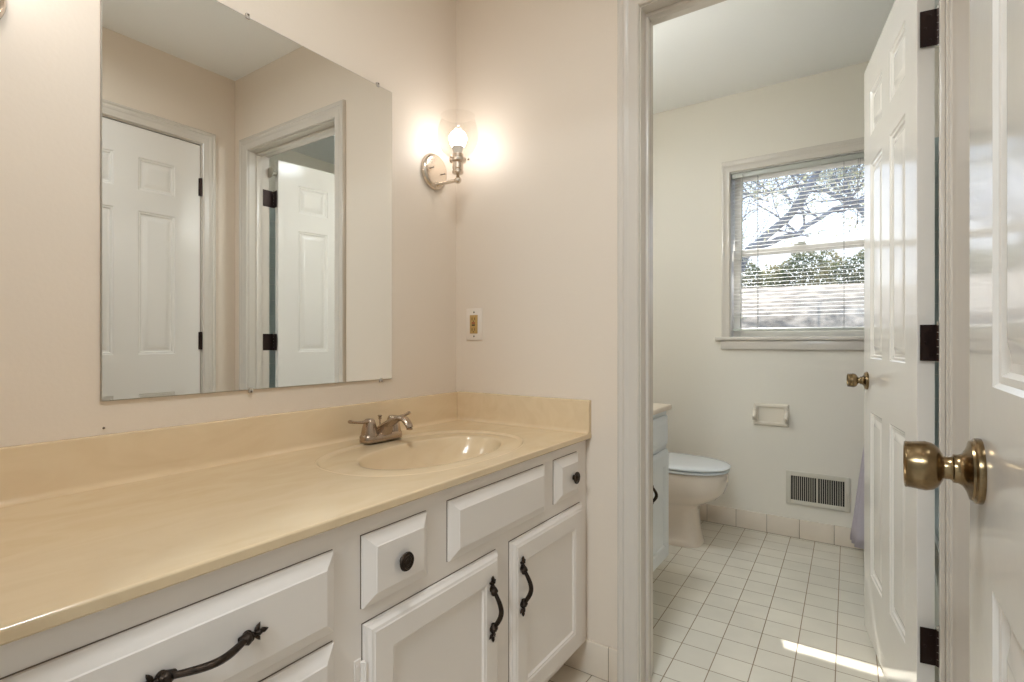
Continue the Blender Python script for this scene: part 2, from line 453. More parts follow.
struct('wall_bedroom', bm, M['bedwall'], 'cream walls of the room behind the camera', 'wall')
bm = bmesh.new()
box(bm, XL, WX0-0.02, YF, YF+0.14, 0, H); box(bm, WX1+0.02, XT+0.1, YF, YF+0.14, 0, H)
box(bm, WX0-0.02, WX1+0.02, YF, YF+0.14, 0, WZ0-0.02); box(bm, WX0-0.02, WX1+0.02, YF, YF+0.14, WZ1+0.02, H)
struct('wall_far', bm, M['bathwall'], 'bathroom wall with the window', 'wall')
bm = bmesh.new(); box(bm, XT, XT+0.1, YP+0.06, YF, 0, H)
struct('wall_bathroom_right', bm, M['bathwall'], 'bathroom wall behind the tub', 'wall')
bm = bmesh.new(); box(bm, XT-0.012, XT, YB+0.0, YF, 0.38, 2.0)
struct('wall_tub_tile', bm, M['tubtile'], 'blue grey tile surround along the tub', 'tile')
bm = bmesh.new(); box(bm, 0.17, XT-0.012, YB, YB+0.012, 0.38, 2.0); box(bm, 0.17, XT-0.012, YF-0.012, YF, 0.38, 2.0)
struct('wall_tub_end_tile', bm, M['tubtile2'], 'blue grey tile on both ends of the tub', 'tile')

# tile base along the bathroom's far wall
def base_tiles(bm, x0, x1, first, y, z1=0.100, pitch=0.155):
    xs = [x0]; k = first
    while k < x1 - 0.004:
        if k > x0 + 0.004: xs.append(k)
        k += pitch
    xs.append(x1)
    for a, b in zip(xs, xs[1:]): box(bm, a+0.0008, b-0.0008, y-0.010, y, 0.0015, z1, 0.0018, 2)
bm = bmesh.new(); base_tiles(bm, XL, 0.14, -0.752-3*0.155, YF)
o = struct('baseboard_far', bm, M['basetile'], 'pinkish ceramic base tiles under the window wall', 'baseboard')
bm = bmesh.new(); box(bm, XL, 0.14, YF-0.008, YF, 0, 0.0985); obj('grout_line', bm, M['grout'], o)
bm = bmesh.new(); base_tiles(bm, XL+0.012, OX0-0.066, -0.80, YP, 0.105)
o = struct('baseboard_back', bm, M['basetile'], 'ceramic base tile between the vanity and the door casing', 'baseboard')
bm = bmesh.new(); box(bm, XL+0.012, OX0-0.066, YP-0.008, YP, 0, 0.1035); obj('grout_line', bm, M['grout'], o)
bm = bmesh.new()
box(bm, XR-0.010, XR, CY1+0.085, YP, 0.0, 0.10, 0.002)
struct('baseboard_right', bm, M['basetile'], 'ceramic base tile beside the closet door', 'baseboard')

# ------------------------------------------------------------------ bathroom doorway: jambs and casings
bm = bmesh.new()
box(bm, OX0-0.018, OX0, YP-0.001, YB+0.001, 0, OZ); box(bm, OX1, OX1+0.018, YP-0.001, YB+0.001, 0, OZ)
box(bm, OX0-0.018, OX1+0.018, YP-0.001, YB+0.001, OZ, OZ+0.018)
o = struct('trim_1', bm, M['trim'], 'white jamb lining the bathroom doorway', 'door frame')
bm = bmesh.new()   # stop moulding
box(bm, OX0, OX0+0.009, YP+0.036, YP+0.066, 0, OZ-0.011, 0.002); box(bm, OX1-0.009, OX1, YP+0.036, YP+0.066, 0, OZ-0.011, 0.002)
box(bm, OX0, OX1, YP+0.036, YP+0.066, OZ-0.011, OZ, 0.002)
obj('door_stop', bm, M['trim'], o)
bm = bmesh.new(); frame_sweep(bm, OX0-0.004, OX1+0.004, OZ+0.004, CASING, lambda x, v, z: (x, YP-v, z))
struct('trim_2', bm, M['trim'], 'white moulded casing around the bathroom doorway', 'door casing', 25)
bm = bmesh.new(); frame_sweep(bm, OX0-0.004, OX1+0.004, OZ+0.004, [(u*0.9, v) for u, v in CASING], lambda x, v, z: (x, YB+v, z))
struct('trim_3', bm, M['trim'], 'white casing on the bathroom side of the doorway', 'door casing', 25)
# closet casing + jamb
bm = bmesh.new()
box(bm, XR-0.001, XR+0.06, CY0-0.019, CY0-0.003, 0, CZ+0.003); box(bm, XR-0.001, XR+0.06, CY1+0.003, CY1+0.019, 0, CZ+0.003); box(bm, XR-0.001, XR+0.06, CY0-0.019, CY1+0.019, CZ+0.003, CZ+0.019)
struct('trim_4', bm, M['trim'], 'white jamb around the closet door', 'door frame')
bm = bmesh.new(); frame_sweep(bm, CY0-0.008, CY1+0.008, CZ+0.008, CASING, lambda x, v, z: (XR-v, x, z))
struct('trim_5', bm, M['trim'], 'white moulded casing around the closet door', 'door casing', 25)
bm = bmesh.new()
box(bm, EX0-0.018, EX0, YN-0.121, YN+0.001, 0, OZ); box(bm, EX1, EX1+0.018, YN-0.121, YN+0.001, 0, OZ); box(bm, EX0-0.018, EX1+0.018, YN-0.121, YN+0.001, OZ, OZ+0.018)
struct('trim_6', bm, M['trim'], 'white jamb of the entry doorway', 'door frame')
bm = bmesh.new(); frame_sweep(bm, EX0-0.004, EX1+0.004, OZ+0.004, [(u*0.55, v) for u, v in CASING], lambda x, v, z: (x, YN+v, z))
struct('trim_7', bm, M['trim'], 'white casing of the entry doorway', 'door casing', 25)

# ------------------------------------------------------------------ six panel doors
PROF6 = [(0, 0), (0.004, 0.0035), (0.010, 0.0045), (0.014, 0.009), (0.022, 0.0095), (0.040, 0.003), (0.044, 0.0028)]
def knob_bm(mtx):
    """round knob, axis +Z, rose at z=0"""
    bm = bmesh.new(); mtx = mtx @ Matrix.Diagonal((0.97, 0.97, 0.87, 1))
    lathe(bm, [(0, 0), (0.0325, 0), (0.0330, 0.003), (0.0325, 0.006), (0.030, 0.008), (0.0295, 0.010), (0.022, 0.0125), (0.0165, 0.016), (0.0145, 0.020), (0.0145, 0.024),
               (0.0125, 0.025), (0.0115, 0.027), (0.0115, 0.0325), (0.0145, 0.0335), (0.020, 0.037), (0.0240, 0.042), (0.0256, 0.049), (0.0250, 0.056), (0.0240, 0.0655), (0.0244, 0.0668), (0.0236, 0.0680), (0.0215, 0.0672), (0.020, 0.0645), (0.008, 0.063), (0, 0.063)], 40, mtx)
    return bm

def six_panel(parent, w, h, t, mtx, stile=0.112, mid=0.105, zs=((0.235, 0.80), (0.985, 1.655), (1.752, 1.905))):
    pw = (w-2*stile-mid)/2
    xs = [(stile, stile+pw), (stile+pw+mid, w-stile)]
    pan = [(a, b, c-0.012, d-0.012) for a, b in xs for c, d in zs]
    bm = bmesh.new(); panel_slab(bm, w, h, t, pan, PROF6, edge=[(0, 0.0015), (0.0015, 0)], back=True, mtx=mtx)
    return obj('door_leaf', bm, M['door'], parent, 20)

def hinge(parent, at, leafdir, leafn, pindir, z, w=0.032, hgt=0.089):
    """one leaf on a door edge: centred strip from `at` along leafdir, thin along leafn; barrel at `at`"""
    a = Vector(at); ld = Vector(leafdir).normalized(); ln = Vector(leafn).normalized()
    b2 = bmesh.new(); box(b2, 0, w, -0.0012, 0.0012, -hgt/2, hgt/2, 0.0008, 1)
    mt = Matrix.Translation((a.x, a.y, z)) @ Matrix(((ld.x, ln.x, 0, 0), (ld.y, ln.y, 0, 0), (0, 0, 1, 0), (0, 0, 0, 1)))
    bm = bmesh.new(); merge(bm, b2, mt)
    # screw heads
    for sx, sz in ((w*0.45, hgt*0.34), (w*0.72, 0), (w*0.45, -hgt*0.34)):
        for sg in (1,):
            m2 = mt @ Matrix.Translation((sx, 0.0012*sg, sz)) @ Matrix.Rotation(-PI/2*sg, 4, 'X')
            lathe(bm, [(0, 0.001), (0.0028, 0.0008), (0.0036, 0)], 10, m2)
            m2 = mt @ Matrix.Translation((sx, -0.0012*sg, sz)) @ Matrix.Rotation(PI/2*sg, 4, 'X')
            lathe(bm, [(0, 0.001), (0.0028, 0.0008), (0.0036, 0)], 10, m2)
    # barrel: five knuckles
    for k in range(5):
        zz = z - hgt/2 + hgt*k/5
        lathe(bm, [(0, zz), (0.0052, zz), (0.0052, zz+hgt/5-0.0015), (0, zz+hgt/5-0.0015)], 14, Matrix.Translation((a.x, a.y, 0)))
    o = obj('hinge', bm, M['hinge'], parent, 30)
    bm = bmesh.new(); lathe(bm, [(0, z-hgt/2-0.003), (0.0034, z-hgt/2-0.002), (0.0034, z+hgt/2+0.004), (0.0046, z+hgt/2+0.005), (0.003, z+hgt/2+0.008), (0, z+hgt/2+0.008)], 12, Matrix.Translation((a.x, a.y, 0)))
    obj('hinge_pin', bm, M['pin'], o)
    return o

# bathroom door, swung into the bathroom
p0 = Vector((0.1040, 1.694)); p1 = Vector((-0.0045, 2.372)); dd = (p1-p0).normalized(); DW = (p1-p0).length
nn = Vector((dd.y, -dd.x))                      # away from the visible face (towards +x)
d2 = thing('door_2', 'white six panel bathroom door standing open beside the tub', 'door', (p0.x, p0.y, 0), kind='structure')
# local x along leaf, local y = thickness (front faces -y => visible side), z up
mt = Matrix(((dd.x, nn.x, 0, p0.x), (dd.y, nn.y, 0, p0.y), (0, 0, 1, 0.012), (0, 0, 0, 1)))
six_panel(d2, DW, 2.008, 0.035, mt)
kp = p0 + dd*(DW-0.062)
kz = 0.905
def zto(v):    # rotation taking +Z to v
    return Vector(v).to_track_quat('Z', 'Y').to_matrix().to_4x4()
obj('door_knob', knob_bm(Matrix.Translation((kp.x, kp.y, kz)) @ zto((-nn.x, -nn.y, 0))), M['brass'], d2)
kq = kp + nn*0.035
obj('door_knob', knob_bm(Matrix.Translation((kq.x, kq.y, kz)) @ zto((nn.x, nn.y, 0))), M['brass'], d2)
pin = p0 + nn*0.0405 - dd*0.0060
for z in (1.812, 1.040, 0.295):
    hinge(d2, (pin.x, pin.y), (-nn.x, -nn.y, 0), (dd.x, dd.y, 0), None, z, 0.036)
for z in (1.812, 1.040, 0.295):     # mating leaf on the jamb
    bm = bmesh.new(); box(bm, OX1-0.0015, OX1+0.0008, YB-0.030, YB+0.0315, z-0.0445, z+0.0445, 0.0005, 1)
    obj('hinge_leaf', bm, M['hinge'], d2)
bm = bmesh.new(); lp = p1 + nn*0.0175
b2 = bmesh.new(); box(b2, -0.0125, 0.0125, -0.0008, 0.0012, -0.028, 0.028, 0.0005, 1)
merge(bm, b2, Matrix(((nn.x, dd.x, 0, lp.x), (nn.y, dd.y, 0, lp.y), (0, 0, 1, kz), (0, 0, 0, 1)))); obj('latch_plate', bm, M['brass'], d2)

# closet door on the right wall (seen in the mirror)
d3 = thing('door_3', 'closed white six panel closet door facing the mirror', 'door', (XR, CY1, 0), kind='structure')
mt = Matrix(((0, 1, 0, XR+0.002), (-1, 0, 0, CY1), (0, 0, 1, 0.010), (0, 0, 0, 1)))
six_panel(d3, CY1-CY0, 2.030, 0.035, mt, 0.120, 0.10)
for z in (1.827, 1.047, 0.30):
    bm = bmesh.new(); lathe(bm, [(0, z-0.045), (0.006, z-0.045), (0.006, z+0.045), (0, z+0.045)], 14, Matrix.Translation((XR-0.006, CY1+0.0015, 0)))
    box(bm, XR-0.003, XR+0.002, CY1-0.008, CY1+0.010, z-0.0445, z+0.0445)
    obj('hinge', bm, M['hinge'], d3)
obj('door_knob', knob_bm(Matrix.Translation((XR+0.002, CY0+0.065, 0.92)) @ zto((-1, 0, 0))), M['brass'], d3)

# near entry door, open flat at the right edge of the photo
NX = 0.092
d1 = thing('door_1', 'open white six panel door with a brass knob at the right edge', 'door', (NX, 0.055, 0), kind='structure')
mt = Matrix(((0, 1, 0, NX), (1, 0, 0, 0.055), (0, 0, 1, 0.012), (0, 0, 0, 1)))
b0 = 0.055; NW = 0.772-b0
six_panel(d1, NW, 2.012, 0.035, mt, 0.128, 0.105, ((0.235, 0.822), (1.003, 1.655), (1.752, 1.905)))
obj('door_knob', knob_bm(Matrix.Translation((NX, 0.772-0.072, 0.917)) @ zto((-1, 0, 0))), M['brass'], d1)
obj('door_knob', knob_bm(Matrix.Translation((NX+0.035, 0.772-0.072, 0.917)) @ zto((1, 0, 0))), M['brass'], d1)
bm = bmesh.new(); box(bm, NX+0.005, NX+0.030, 0.7718, 0.7732, 0.889, 0.945, 0.0005, 1); obj('latch_plate', bm, M['brass'], d1)
for z in (1.79, 1.047, 0.31):
    bm = bmesh.new(); lathe(bm, [(0, z-0.045), (0.0055, z-0.045), (0.0055, z+0.045), (0, z+0.045)], 14, Matrix.Translation((NX+0.041, 0.0535, 0)))
    box(bm, NX+0.004, NX+0.041, 0.0525, 0.0545, z-0.0445, z+0.0445)
    obj('hinge', bm, M['hinge'], d1)

# ------------------------------------------------------------------ vanity cabinet
VX = -0.722     # face frame plane
VY0, VY1 = 0.04, YP-0.004
van = thing('vanity_cabinet', 'long white painted vanity cabinet under the tan countertop', 'cabinet', (-1.0, 0.8, 0))
bm = bmesh.new()
box(bm, XL+0.002, VX-0.018, VY0, VY1, 0.10, 0.60)
box(bm, XL+0.002, XL+0.05, VY0, VY1, 0.60, 0.734)
box(bm, XL+0.002, VX-0.018, VY0, VY0+0.02, 0.60, 0.734); box(bm, XL+0.002, VX-0.018, VY1-0.02, VY1, 0.60, 0.734)
obj('carcass', bm, M['cab'], van)
bm = bmesh.new(); box(bm, VX-0.018, VX, VY0, VY1, 0.100, 0.734, 0.001, 1); obj('face_frame', bm, M['cab'], van)
bm = bmesh.new(); box(bm, XL+0.002, VX-0.075, VY0, VY1, 0.0, 0.10); obj('toe_kick', bm, M['cab'], van)

def vmt(y0, z0, t):   # local x -> -? front faces +X : local -y => +X, local x => +Y
    # columns: x->(0,1,0); y->(-1,0,0); z->(0,0,1)
    return Matrix(((0, -1, 0, VX+t), (1, 0, 0, y0), (0, 0, 1, z0), (0, 0, 0, 1)))
def drawer(y0, y1, z0, z1, name='drawer'):
    t = 0.018
    bm = bmesh.new()
    w, h = y1-y0, z1-z0
    panel_slab(bm, w, h, t-0.0005, [], None, edge=[(0, 0.0125), (0.0015, 0.0115), (0.021, 0.0016), (0.0225, 0.0)], mtx=vmt(y0, z0, t))
    o = obj(name, bm, M['cab'], van, 12)
    bm = bmesh.new(); box(bm, VX, VX+0.0008, y0-0.0016, y1+0.001, z0-0.001, z1+0.0014); obj('reveal_gap', bm, M['seam'], o)
    return o
def cabdoor(y0, y1, z0, z1, parent=None, m=None, mt=None, name='door'):
    t = 0.018
    w, h = y1-y0, z1-z0
    bm = bmesh.new()
    panel_slab(bm, w, h, t-0.0005, [(0.058, w-0.058, 0.058, h-0.058)], [(0, 0), (0.003, 0.002), (0.007, 0.002), (0.011, 0.007), (0.015, 0.0075)],
               edge=[(0, 0.010), (0.004, 0.008), (0.009, 0.003), (0.014, 0.0015), (0.016, 0.0)], mtx=mt or vmt(y0, z0, t))
    o = obj(name, bm, m or M['cab'], parent or van, 12)
    return o

def knob_small(y, z, parent):
    bm = bmesh.new()
    lathe(bm, [(0, 0), (0.008, 0), (0.0075, 0.002), (0.0055, 0.003), (0.006, 0.006), (0.010, 0.008), (0.0165, 0.009), (0.0178, 0.011), (0.0168, 0.0135), (0.0138, 0.0130), (0.0122, 0.0148), (0.0106, 0.0135),
               (0.0080, 0.0155), (0.0062, 0.0145), (0.0042, 0.0170), (0, 0.0185)], 28, Matrix.Translation((VX+0.0178, y, z)) @ zto((1, 0, 0)))
    return obj('knob', bm, M['bronze'], parent, 25)

def pull_bm(L):
    """ornate bow pull along local +X centred at 0, standing proud along +Z"""
    bm = bmesh.new()
    n = 22; pts = []; rr = []
    hl = L*0.36
    for i in range(n+1):
        s = -1 + 2*i/n
        z = 0.008 + 0.020*(math.cos(s*PI/2)**1.4)
        pts.append((s*hl, 0, z)); rr.append(0.0046 + 0.0016*math.cos(s*PI/2))
    tube(bm, pts, rr, 10, 0.8, up=Vector((0, 1, 0)))
    for sg in (-1, 1):
        x = sg*hl
        # foot post
        lathe(bm, [(0, 0), (0.0075, 0), (0.0080, 0.002), (0.0055, 0.004), (0.0050, 0.007), (0.0065, 0.010), (0.0045, 0.0135), (0, 0.0145)], 16, Matrix.Translation((x, 0, 0)))
        # collar flares on the bar
        lathe(bm, [(0.0045, -0.012), (0.0072, -0.005), (0.0092, 0), (0.0075, 0.003), (0.0038, 0.006)], 14, Matrix.Translation((x*0.95, 0, 0.0085)) @ zto((sg, 0, 0.25)))
        # neck + finial leaf
        lathe(bm, [(0.0030, 0), (0.0058, 0.004), (0.0034, 0.007), (0.0034, 0.009), (0.0066, 0.012), (0.0040, 0.017), (0.0048, 0.020), (0.0025, 0.025), (0, 0.028)], 12,
              Matrix.Translation((x+sg*0.003, 0, 0.005)) @ zto((sg, 0, 0)), 0.7, 1.0)
        for q in (-1, 1):
            lathe(bm, [(0, -0.006), (0.0028, -0.004), (0.0036, 0), (0.0022, 0.005), (0, 0.009)], 10,
                  Matrix.Translation((x+sg*0.014, q*0.0055, 0.004)) @ zto((sg*0.55, q*0.9, 0)))
    return bm
def pull(y, z, L, vertical, parent, x=None, m=None):
    b = pull_bm(L)
    X = VX+0.0175 if x is None else x
    if vertical: mt = Matrix(((0, 0, 1, X), (0, -1, 0, y), (1, 0, 0, z), (0, 0, 0, 1)))
    else: mt = Matrix(((0, 0, 1, X), (1, 0, 0, y), (0, 1, 0, z), (0, 0, 0, 1)))
    bmesh.ops.transform(b, matrix=mt, verts=b.verts[:])
    return obj('pull_handle', b, M['bronze'], parent, 40)

dr = drawer(1.335, 1.482, 0.584, 0.707); knob_small(1.428, 0.643, dr)
drawer(0.868, 1.276, 0.580, 0.707, 'false_drawer_front')
dr = drawer(0.633, 0.800, 0.577, 0.7035); knob_small(0.718, 0.637, dr)
dl = cabdoor(0.636, 1.046, 0.117, 0.5475); pull(1.006, 0.429, 0.128, True, dl)
d_r = cabdoor(1.106, 1.503, 0.117, 0.5475); pull(1.138, 0.432, 0.126, True, d_r)
for dd_ in (dl, d_r):
    y0, y1 = (0.636, 1.046) if dd_ is dl else (1.106, 1.503)
    bm = bmesh.new(); box(bm, VX, VX+0.0008, y0-0.0016, y1+0.001, 0.113, 0.5492); obj('reveal_gap', bm, M['seam'], dd_)
for z in (0.46, 0.20):     # painted surface hinges on the left door
    bm = bmesh.new()
    box(bm, VX, VX+0.003, 0.617, 0.632, z-0.032, z+0.032, 0.001, 1)
    lathe(bm, [(0, z-0.028), (0.0042, z-0.026), (0.0042, z+0.026), (0, z+0.028)], 12, Matrix.Translation((VX+0.006, 0.6325, 0)))
    box(bm, VX+0.003, VX+0.0135, 0.6328, 0.6358, z-0.026, z+0.026, 0.0008, 1)
    for q in (-0.02, 0.02): lathe(bm, [(0, 0.0015), (0.003, 0.001), (0.0038, 0)], 10, Matrix.Translation((VX+0.003, 0.623, z+q)) @ zto((1, 0, 0)))
    obj('hinge', bm, M['cab'], dl)
for (z0, z1) in ((0.566, 0.6985), (0.352, 0.5475), (0.117, 0.337)):
    dr = drawer(0.150, 0.571, z0, z1)
    pull(0.357, (z0+z1)/2+0.002, 0.153, False, dr)
# ------------------------------------------------------------------ countertop with integral basin
CT = 0.757; CB = 0.739
CXF = -0.704; CY_0, CY_1 = 0.035, YP-0.001
ct = thing('vanity_countertop', 'tan cultured marble countertop with an oval sink on the vanity', 'countertop', (-1.0, 0.8, CB))
SX, SY = -0.928, 1.070          # basin centre
RX0, RX1, RY0, RY1 = XL+0.018, CXF-0.010, 0.62, 1.535
def sup(t, ax, ay, e):
    c, s = math.cos(t), math.sin(t)
    return Vector((ax*math.copysign(abs(c)**(2/e), c), ay*math.copysign(abs(s)**(2/e), s)))
NT = 144
OUT_AX, OUT_AY = 0.205, 0.315
OUTC = Vector((-0.952, 1.072))
def basin_rows():
    """rows of points from the drain outwards; (factor along ellipse, z)"""
    rows = []
    prof = [(0.045, -0.128), (0.12, -0.127), (0.25, -0.123), (0.40, -0.114), (0.55, -0.100), (0.68, -0.081), (0.80, -0.062), (0.89, -0.040), (0.945, -0.022), (0.975, -0.0115), (0.990, -0.006), (1.0, -0.0032), (1.012, -0.0016), (1.05, -0.0008)]
    for fct, z in prof:
        row = []
        for k in range(NT):
            t = 2*PI*k/NT; p = sup(t, 0.130, 0.234, 2.1)*fct
            row.append((SX+p.x, SY+p.y, CT+z))
        rows.append(row)
    # dish between rim and outer ridge
    inner = [Vector(r[:2]) for r in rows[-1]]
    for s, z in ((0.2, -0.0008), (0.5, -0.0016), (0.75, -0.0036), (0.86, -0.0040), (0.91, -0.0022), (0.94, 0.0006), (0.97, 0.0012), (1.0, 0.0)):
        row = []
        for k in range(NT):
            t = 2*PI*k/NT; o_ = OUTC + sup(t, OUT_AX, OUT_AY, 2.35)
            p = inner[k].lerp(o_, s); row.append((p.x, p.y, CT+z))
        rows.append(row)
    return rows
rows = basin_rows()
bm = bmesh.new(); rowloft(bm, rows, True, False)
obj('sink_basin', bm, M['marble'], ct, 60)
bm = bmesh.new()
lathe(bm, [(0, 0.0), (0.018, 0.0), (0.0185, 0.0015), (0.024, 0.003), (0.026, 0.0022), (0.027, 0)], 28, Matrix.Translation((SX, SY, CT-0.1285)))
lathe(bm, [(0, 0.0075), (0.012, 0.0065), (0.015, 0.004), (0.015, 0.0015)], 24, Matrix.Translation((SX, SY, CT-0.1285)))
obj('drain', bm, M['nickel'], ct)
# slab: region around the basin, then the rest, with rounded front edge
bm = bmesh.new()
outer = [Vector(p[:2]) for p in rows[-1]]
inn = [bm.verts.new((p.x, p.y, CT)) for p in outer]
def ray_rect(c, d):
    tt = []
    if d.x > 1e-9: tt.append((RX1-c.x)/d.x)
    if d.x < -1e-9: tt.append((RX0-c.x)/d.x)
    if d.y > 1e-9: tt.append((RY1-c.y)/d.y)
    if d.y < -1e-9: tt.append((RY0-c.y)/d.y)
    return c + d*min(tt)
rp = [ray_rect(OUTC, (p-OUTC).normalized()) for p in outer]
for cx_, cy_ in ((RX0, RY0), (RX0, RY1), (RX1, RY0), (RX1, RY1)):
    k = min(range(NT), key=lambda i: (rp[i]-Vector((cx_, cy_))).length); rp[k] = Vector((cx_, cy_))
rv = [bm.verts.new((p.x, p.y, CT)) for p in rp]
for k in range(NT): bm.faces.new((inn[k], inn[(k+1) % NT], rv[(k+1) % NT], rv[k]))
def quad(bm, pts): bm.faces.new([bm.verts.new(p) for p in pts])
quad(bm, [(RX0, CY_0, CT), (RX1, CY_0, CT), (RX1, RY0, CT), (RX0, RY0, CT)])
quad(bm, [(RX0, RY1, CT), (RX1, RY1, CT), (RX1, CY_1, CT), (RX0, CY_1, CT)])
quad(bm, [(XL+0.001, CY_0, CT), (RX0, CY_0, CT), (RX0, CY_1, CT), (XL+0.001, CY_1, CT)])
prof = [(RX1, CT)]
for k in range(0, 9):
    a = PI/2 - k*PI/2/8*1.0; prof.append((CXF-0.004+0.004*math.cos(a), CT-0.004+0.004*math.sin(a)))
prof += [(CXF, CB+0.003), (CXF-0.003, CB), (CXF-0.04, CB)]
for (xa, za), (xb, zb) in zip(prof, prof[1:]):
    quad(bm, [(xa, CY_0, za), (xb, CY_0, zb), (xb, CY_1, zb), (xa, CY_1, za)])
for yy in (CY_0, CY_1):
    bm.faces.new([bm.verts.new((x, yy, z)) for x, z in prof] + [bm.verts.new((XL+0.001, yy, CB)), bm.verts.new((XL+0.001, yy, CT))])
slab = obj('counter_slab', bm, M['marble'], ct, 50)
b3 = bmesh.new(); b3.from_mesh(slab.data)
for f in b3.faces:
    f.smooth = False; f.normal_update()
    if abs(f.normal.z) > 0.999 and f.calc_center_median().z > CT-CB-0.001 and f.normal.z < 0: f.normal_flip()
b3.to_mesh(slab.data); b3.free()
# backsplash with softly coved foot and sidesplash
def splash_prof(th, ht):
    p = [(0.0, 0.0), (0, ht)]
    p += [(th-0.004, ht), (th-0.001, ht-0.001), (th, ht-0.004), (th, 0.012), (th+0.002, 0.006), (th+0.006, 0.002), (th+0.012, 0.0002)]
    return p
BS = 0.857-CT
bm = bmesh.new()
pr = splash_prof(0.017, BS)
rowloft(bm, [[(XL+0.001+u, y, CT+v) for u, v in pr] for y in (CY_0, CY_1)], True, True)
obj('backsplash', bm, M['marble'], ct, 35)
bm = bmesh.new()
pr = splash_prof(0.017, BS+0.002)
rowloft(bm, [[(x, CY_1-u, CT+v) for u, v in pr] for x in (XL+0.019, CXF-0.001)], True, True)
obj('side_splash', bm, M['marble'], ct, 35)

# ------------------------------------------------------------------ faucet (4 inch centreset)
FT = CT+0.0018
FX, FY = -1.150, 1.086
fa = thing('faucet', 'brushed nickel two handle faucet behind the oval sink', 'faucet', (FX, FY, FT))
bm = bmesh.new()
def stadium(ax, ay, z, n=48, e=3.2):
    return [(FX+sup(2*PI*k/n, ax, ay, e).x, FY+sup(2*PI*k/n, ax, ay, e).y, FT+z) for k in range(n)]
rowloft(bm, [stadium(0.0265, 0.0725, 0.0005), stadium(0.0270, 0.073, 0.003), stadium(0.0265, 0.0725, 0.017), stadium(0.024, 0.0695, 0.021), stadium(0.018, 0.063, 0.023)], True, True)
obj('deck_plate', bm, M['nickel'], fa, 40)
# spout: rises from the deck and reaches forward over the basin
bm = bmesh.new()
path = [(-0.026, 0.020, 0.020, 0.004), (-0.014, 0.034, 0.019, 0.012), (0.004, 0.047, 0.018, 0.020), (0.024, 0.058, 0.0165, 0.024), (0.042, 0.0665, 0.0155, 0.022), (0.060, 0.073, 0.0145, 0.018), (0.078, 0.0765, 0.0140, 0.0155),
        (0.094, 0.0745, 0.0135, 0.015), (0.107, 0.066, 0.0130, 0.0165), (0.116, 0.055, 0.0125, 0.0150), (0.119, 0.0475, 0.0115, 0.0140)]
rws = []
for i, (x, z, hw_, dp) in enumerate(path):   # top line, half width, depth below the top line
    a, b = path[max(i-1, 0)], path[min(i+1, len(path)-1)]
    t = Vector((b[0]-a[0], b[1]-a[1])).normalized(); nrm = Vector((-t.y, t.x))
    rws.append([(FX+x+nrm.x*dp*(math.sin(q)-1)/2*1.0, FY+hw_*math.cos(q), FT+z+nrm.y*dp*(math.sin(q)-1)/2*1.0) for q in [2*PI*k/20 for k in range(20)]])
rowloft(bm, rws, True, True)
# body below the spout down to the plate
rowloft(bm, [[(FX+cx_+ax*math.cos(q), FY+ay*math.sin(q), FT+z) for q in [2*PI*k/24 for k in range(24)]] for cx_, ax, ay, z in
             ((0.004, 0.030, 0.026, 0.018), (0.006, 0.031, 0.022, 0.026), (0.014, 0.028, 0.018, 0.036), (0.026, 0.022, 0.014, 0.047), (0.036, 0.014, 0.011, 0.055))], True, True)
obj('spout', bm, M['nickel'], fa, 50)
bm = bmesh.new(); lathe(bm, [(0, 0), (0.0085, 0), (0.0085, 0.005), (0, 0.005)], 20, Matrix.Translation((FX+0.112, FY, FT+0.0390))); obj('aerator', bm, M['nickel'], fa)
bm = bmesh.new()
lathe(bm, [(0.0022, 0.018), (0.0022, 0.058), (0.0046, 0.059), (0.0042, 0.065), (0.0066, 0.069), (0.0064, 0.0705), (0, 0.071)], 14, Matrix.Translation((FX-0.006, FY+0.0, FT)))
obj('lift_rod', bm, M['nickel'], fa)
for sg in (-1, 1):
    hy = FY + sg*0.0455
    bm = bmesh.new()
    lathe(bm, [(0, 0.016), (0.0245, 0.018), (0.0240, 0.024), (0.0205, 0.040), (0.0165, 0.055), (0.0145, 0.061), (0.011, 0.065), (0, 0.0665)], 28, Matrix.Translation((FX, hy, FT)))
    # lever
    pts = []; rr = []
    for i in range(9):
        s = i/8
        pts.append((FX+0.002+0.010*s, hy+sg*(0.002+(0.078 if sg < 0 else 0.056)*s), FT+0.0585+0.006*s-0.002*math.sin(s*PI)+0.003*s*s)); rr.append(0.0092-0.0036*math.sin(s*PI*0.8)+0.001*s)
    tube(bm, pts, rr, 14, 0.62, up=Vector((0, 0, 1)))
    obj('faucet_handle', bm, M['nickel'], fa, 50)

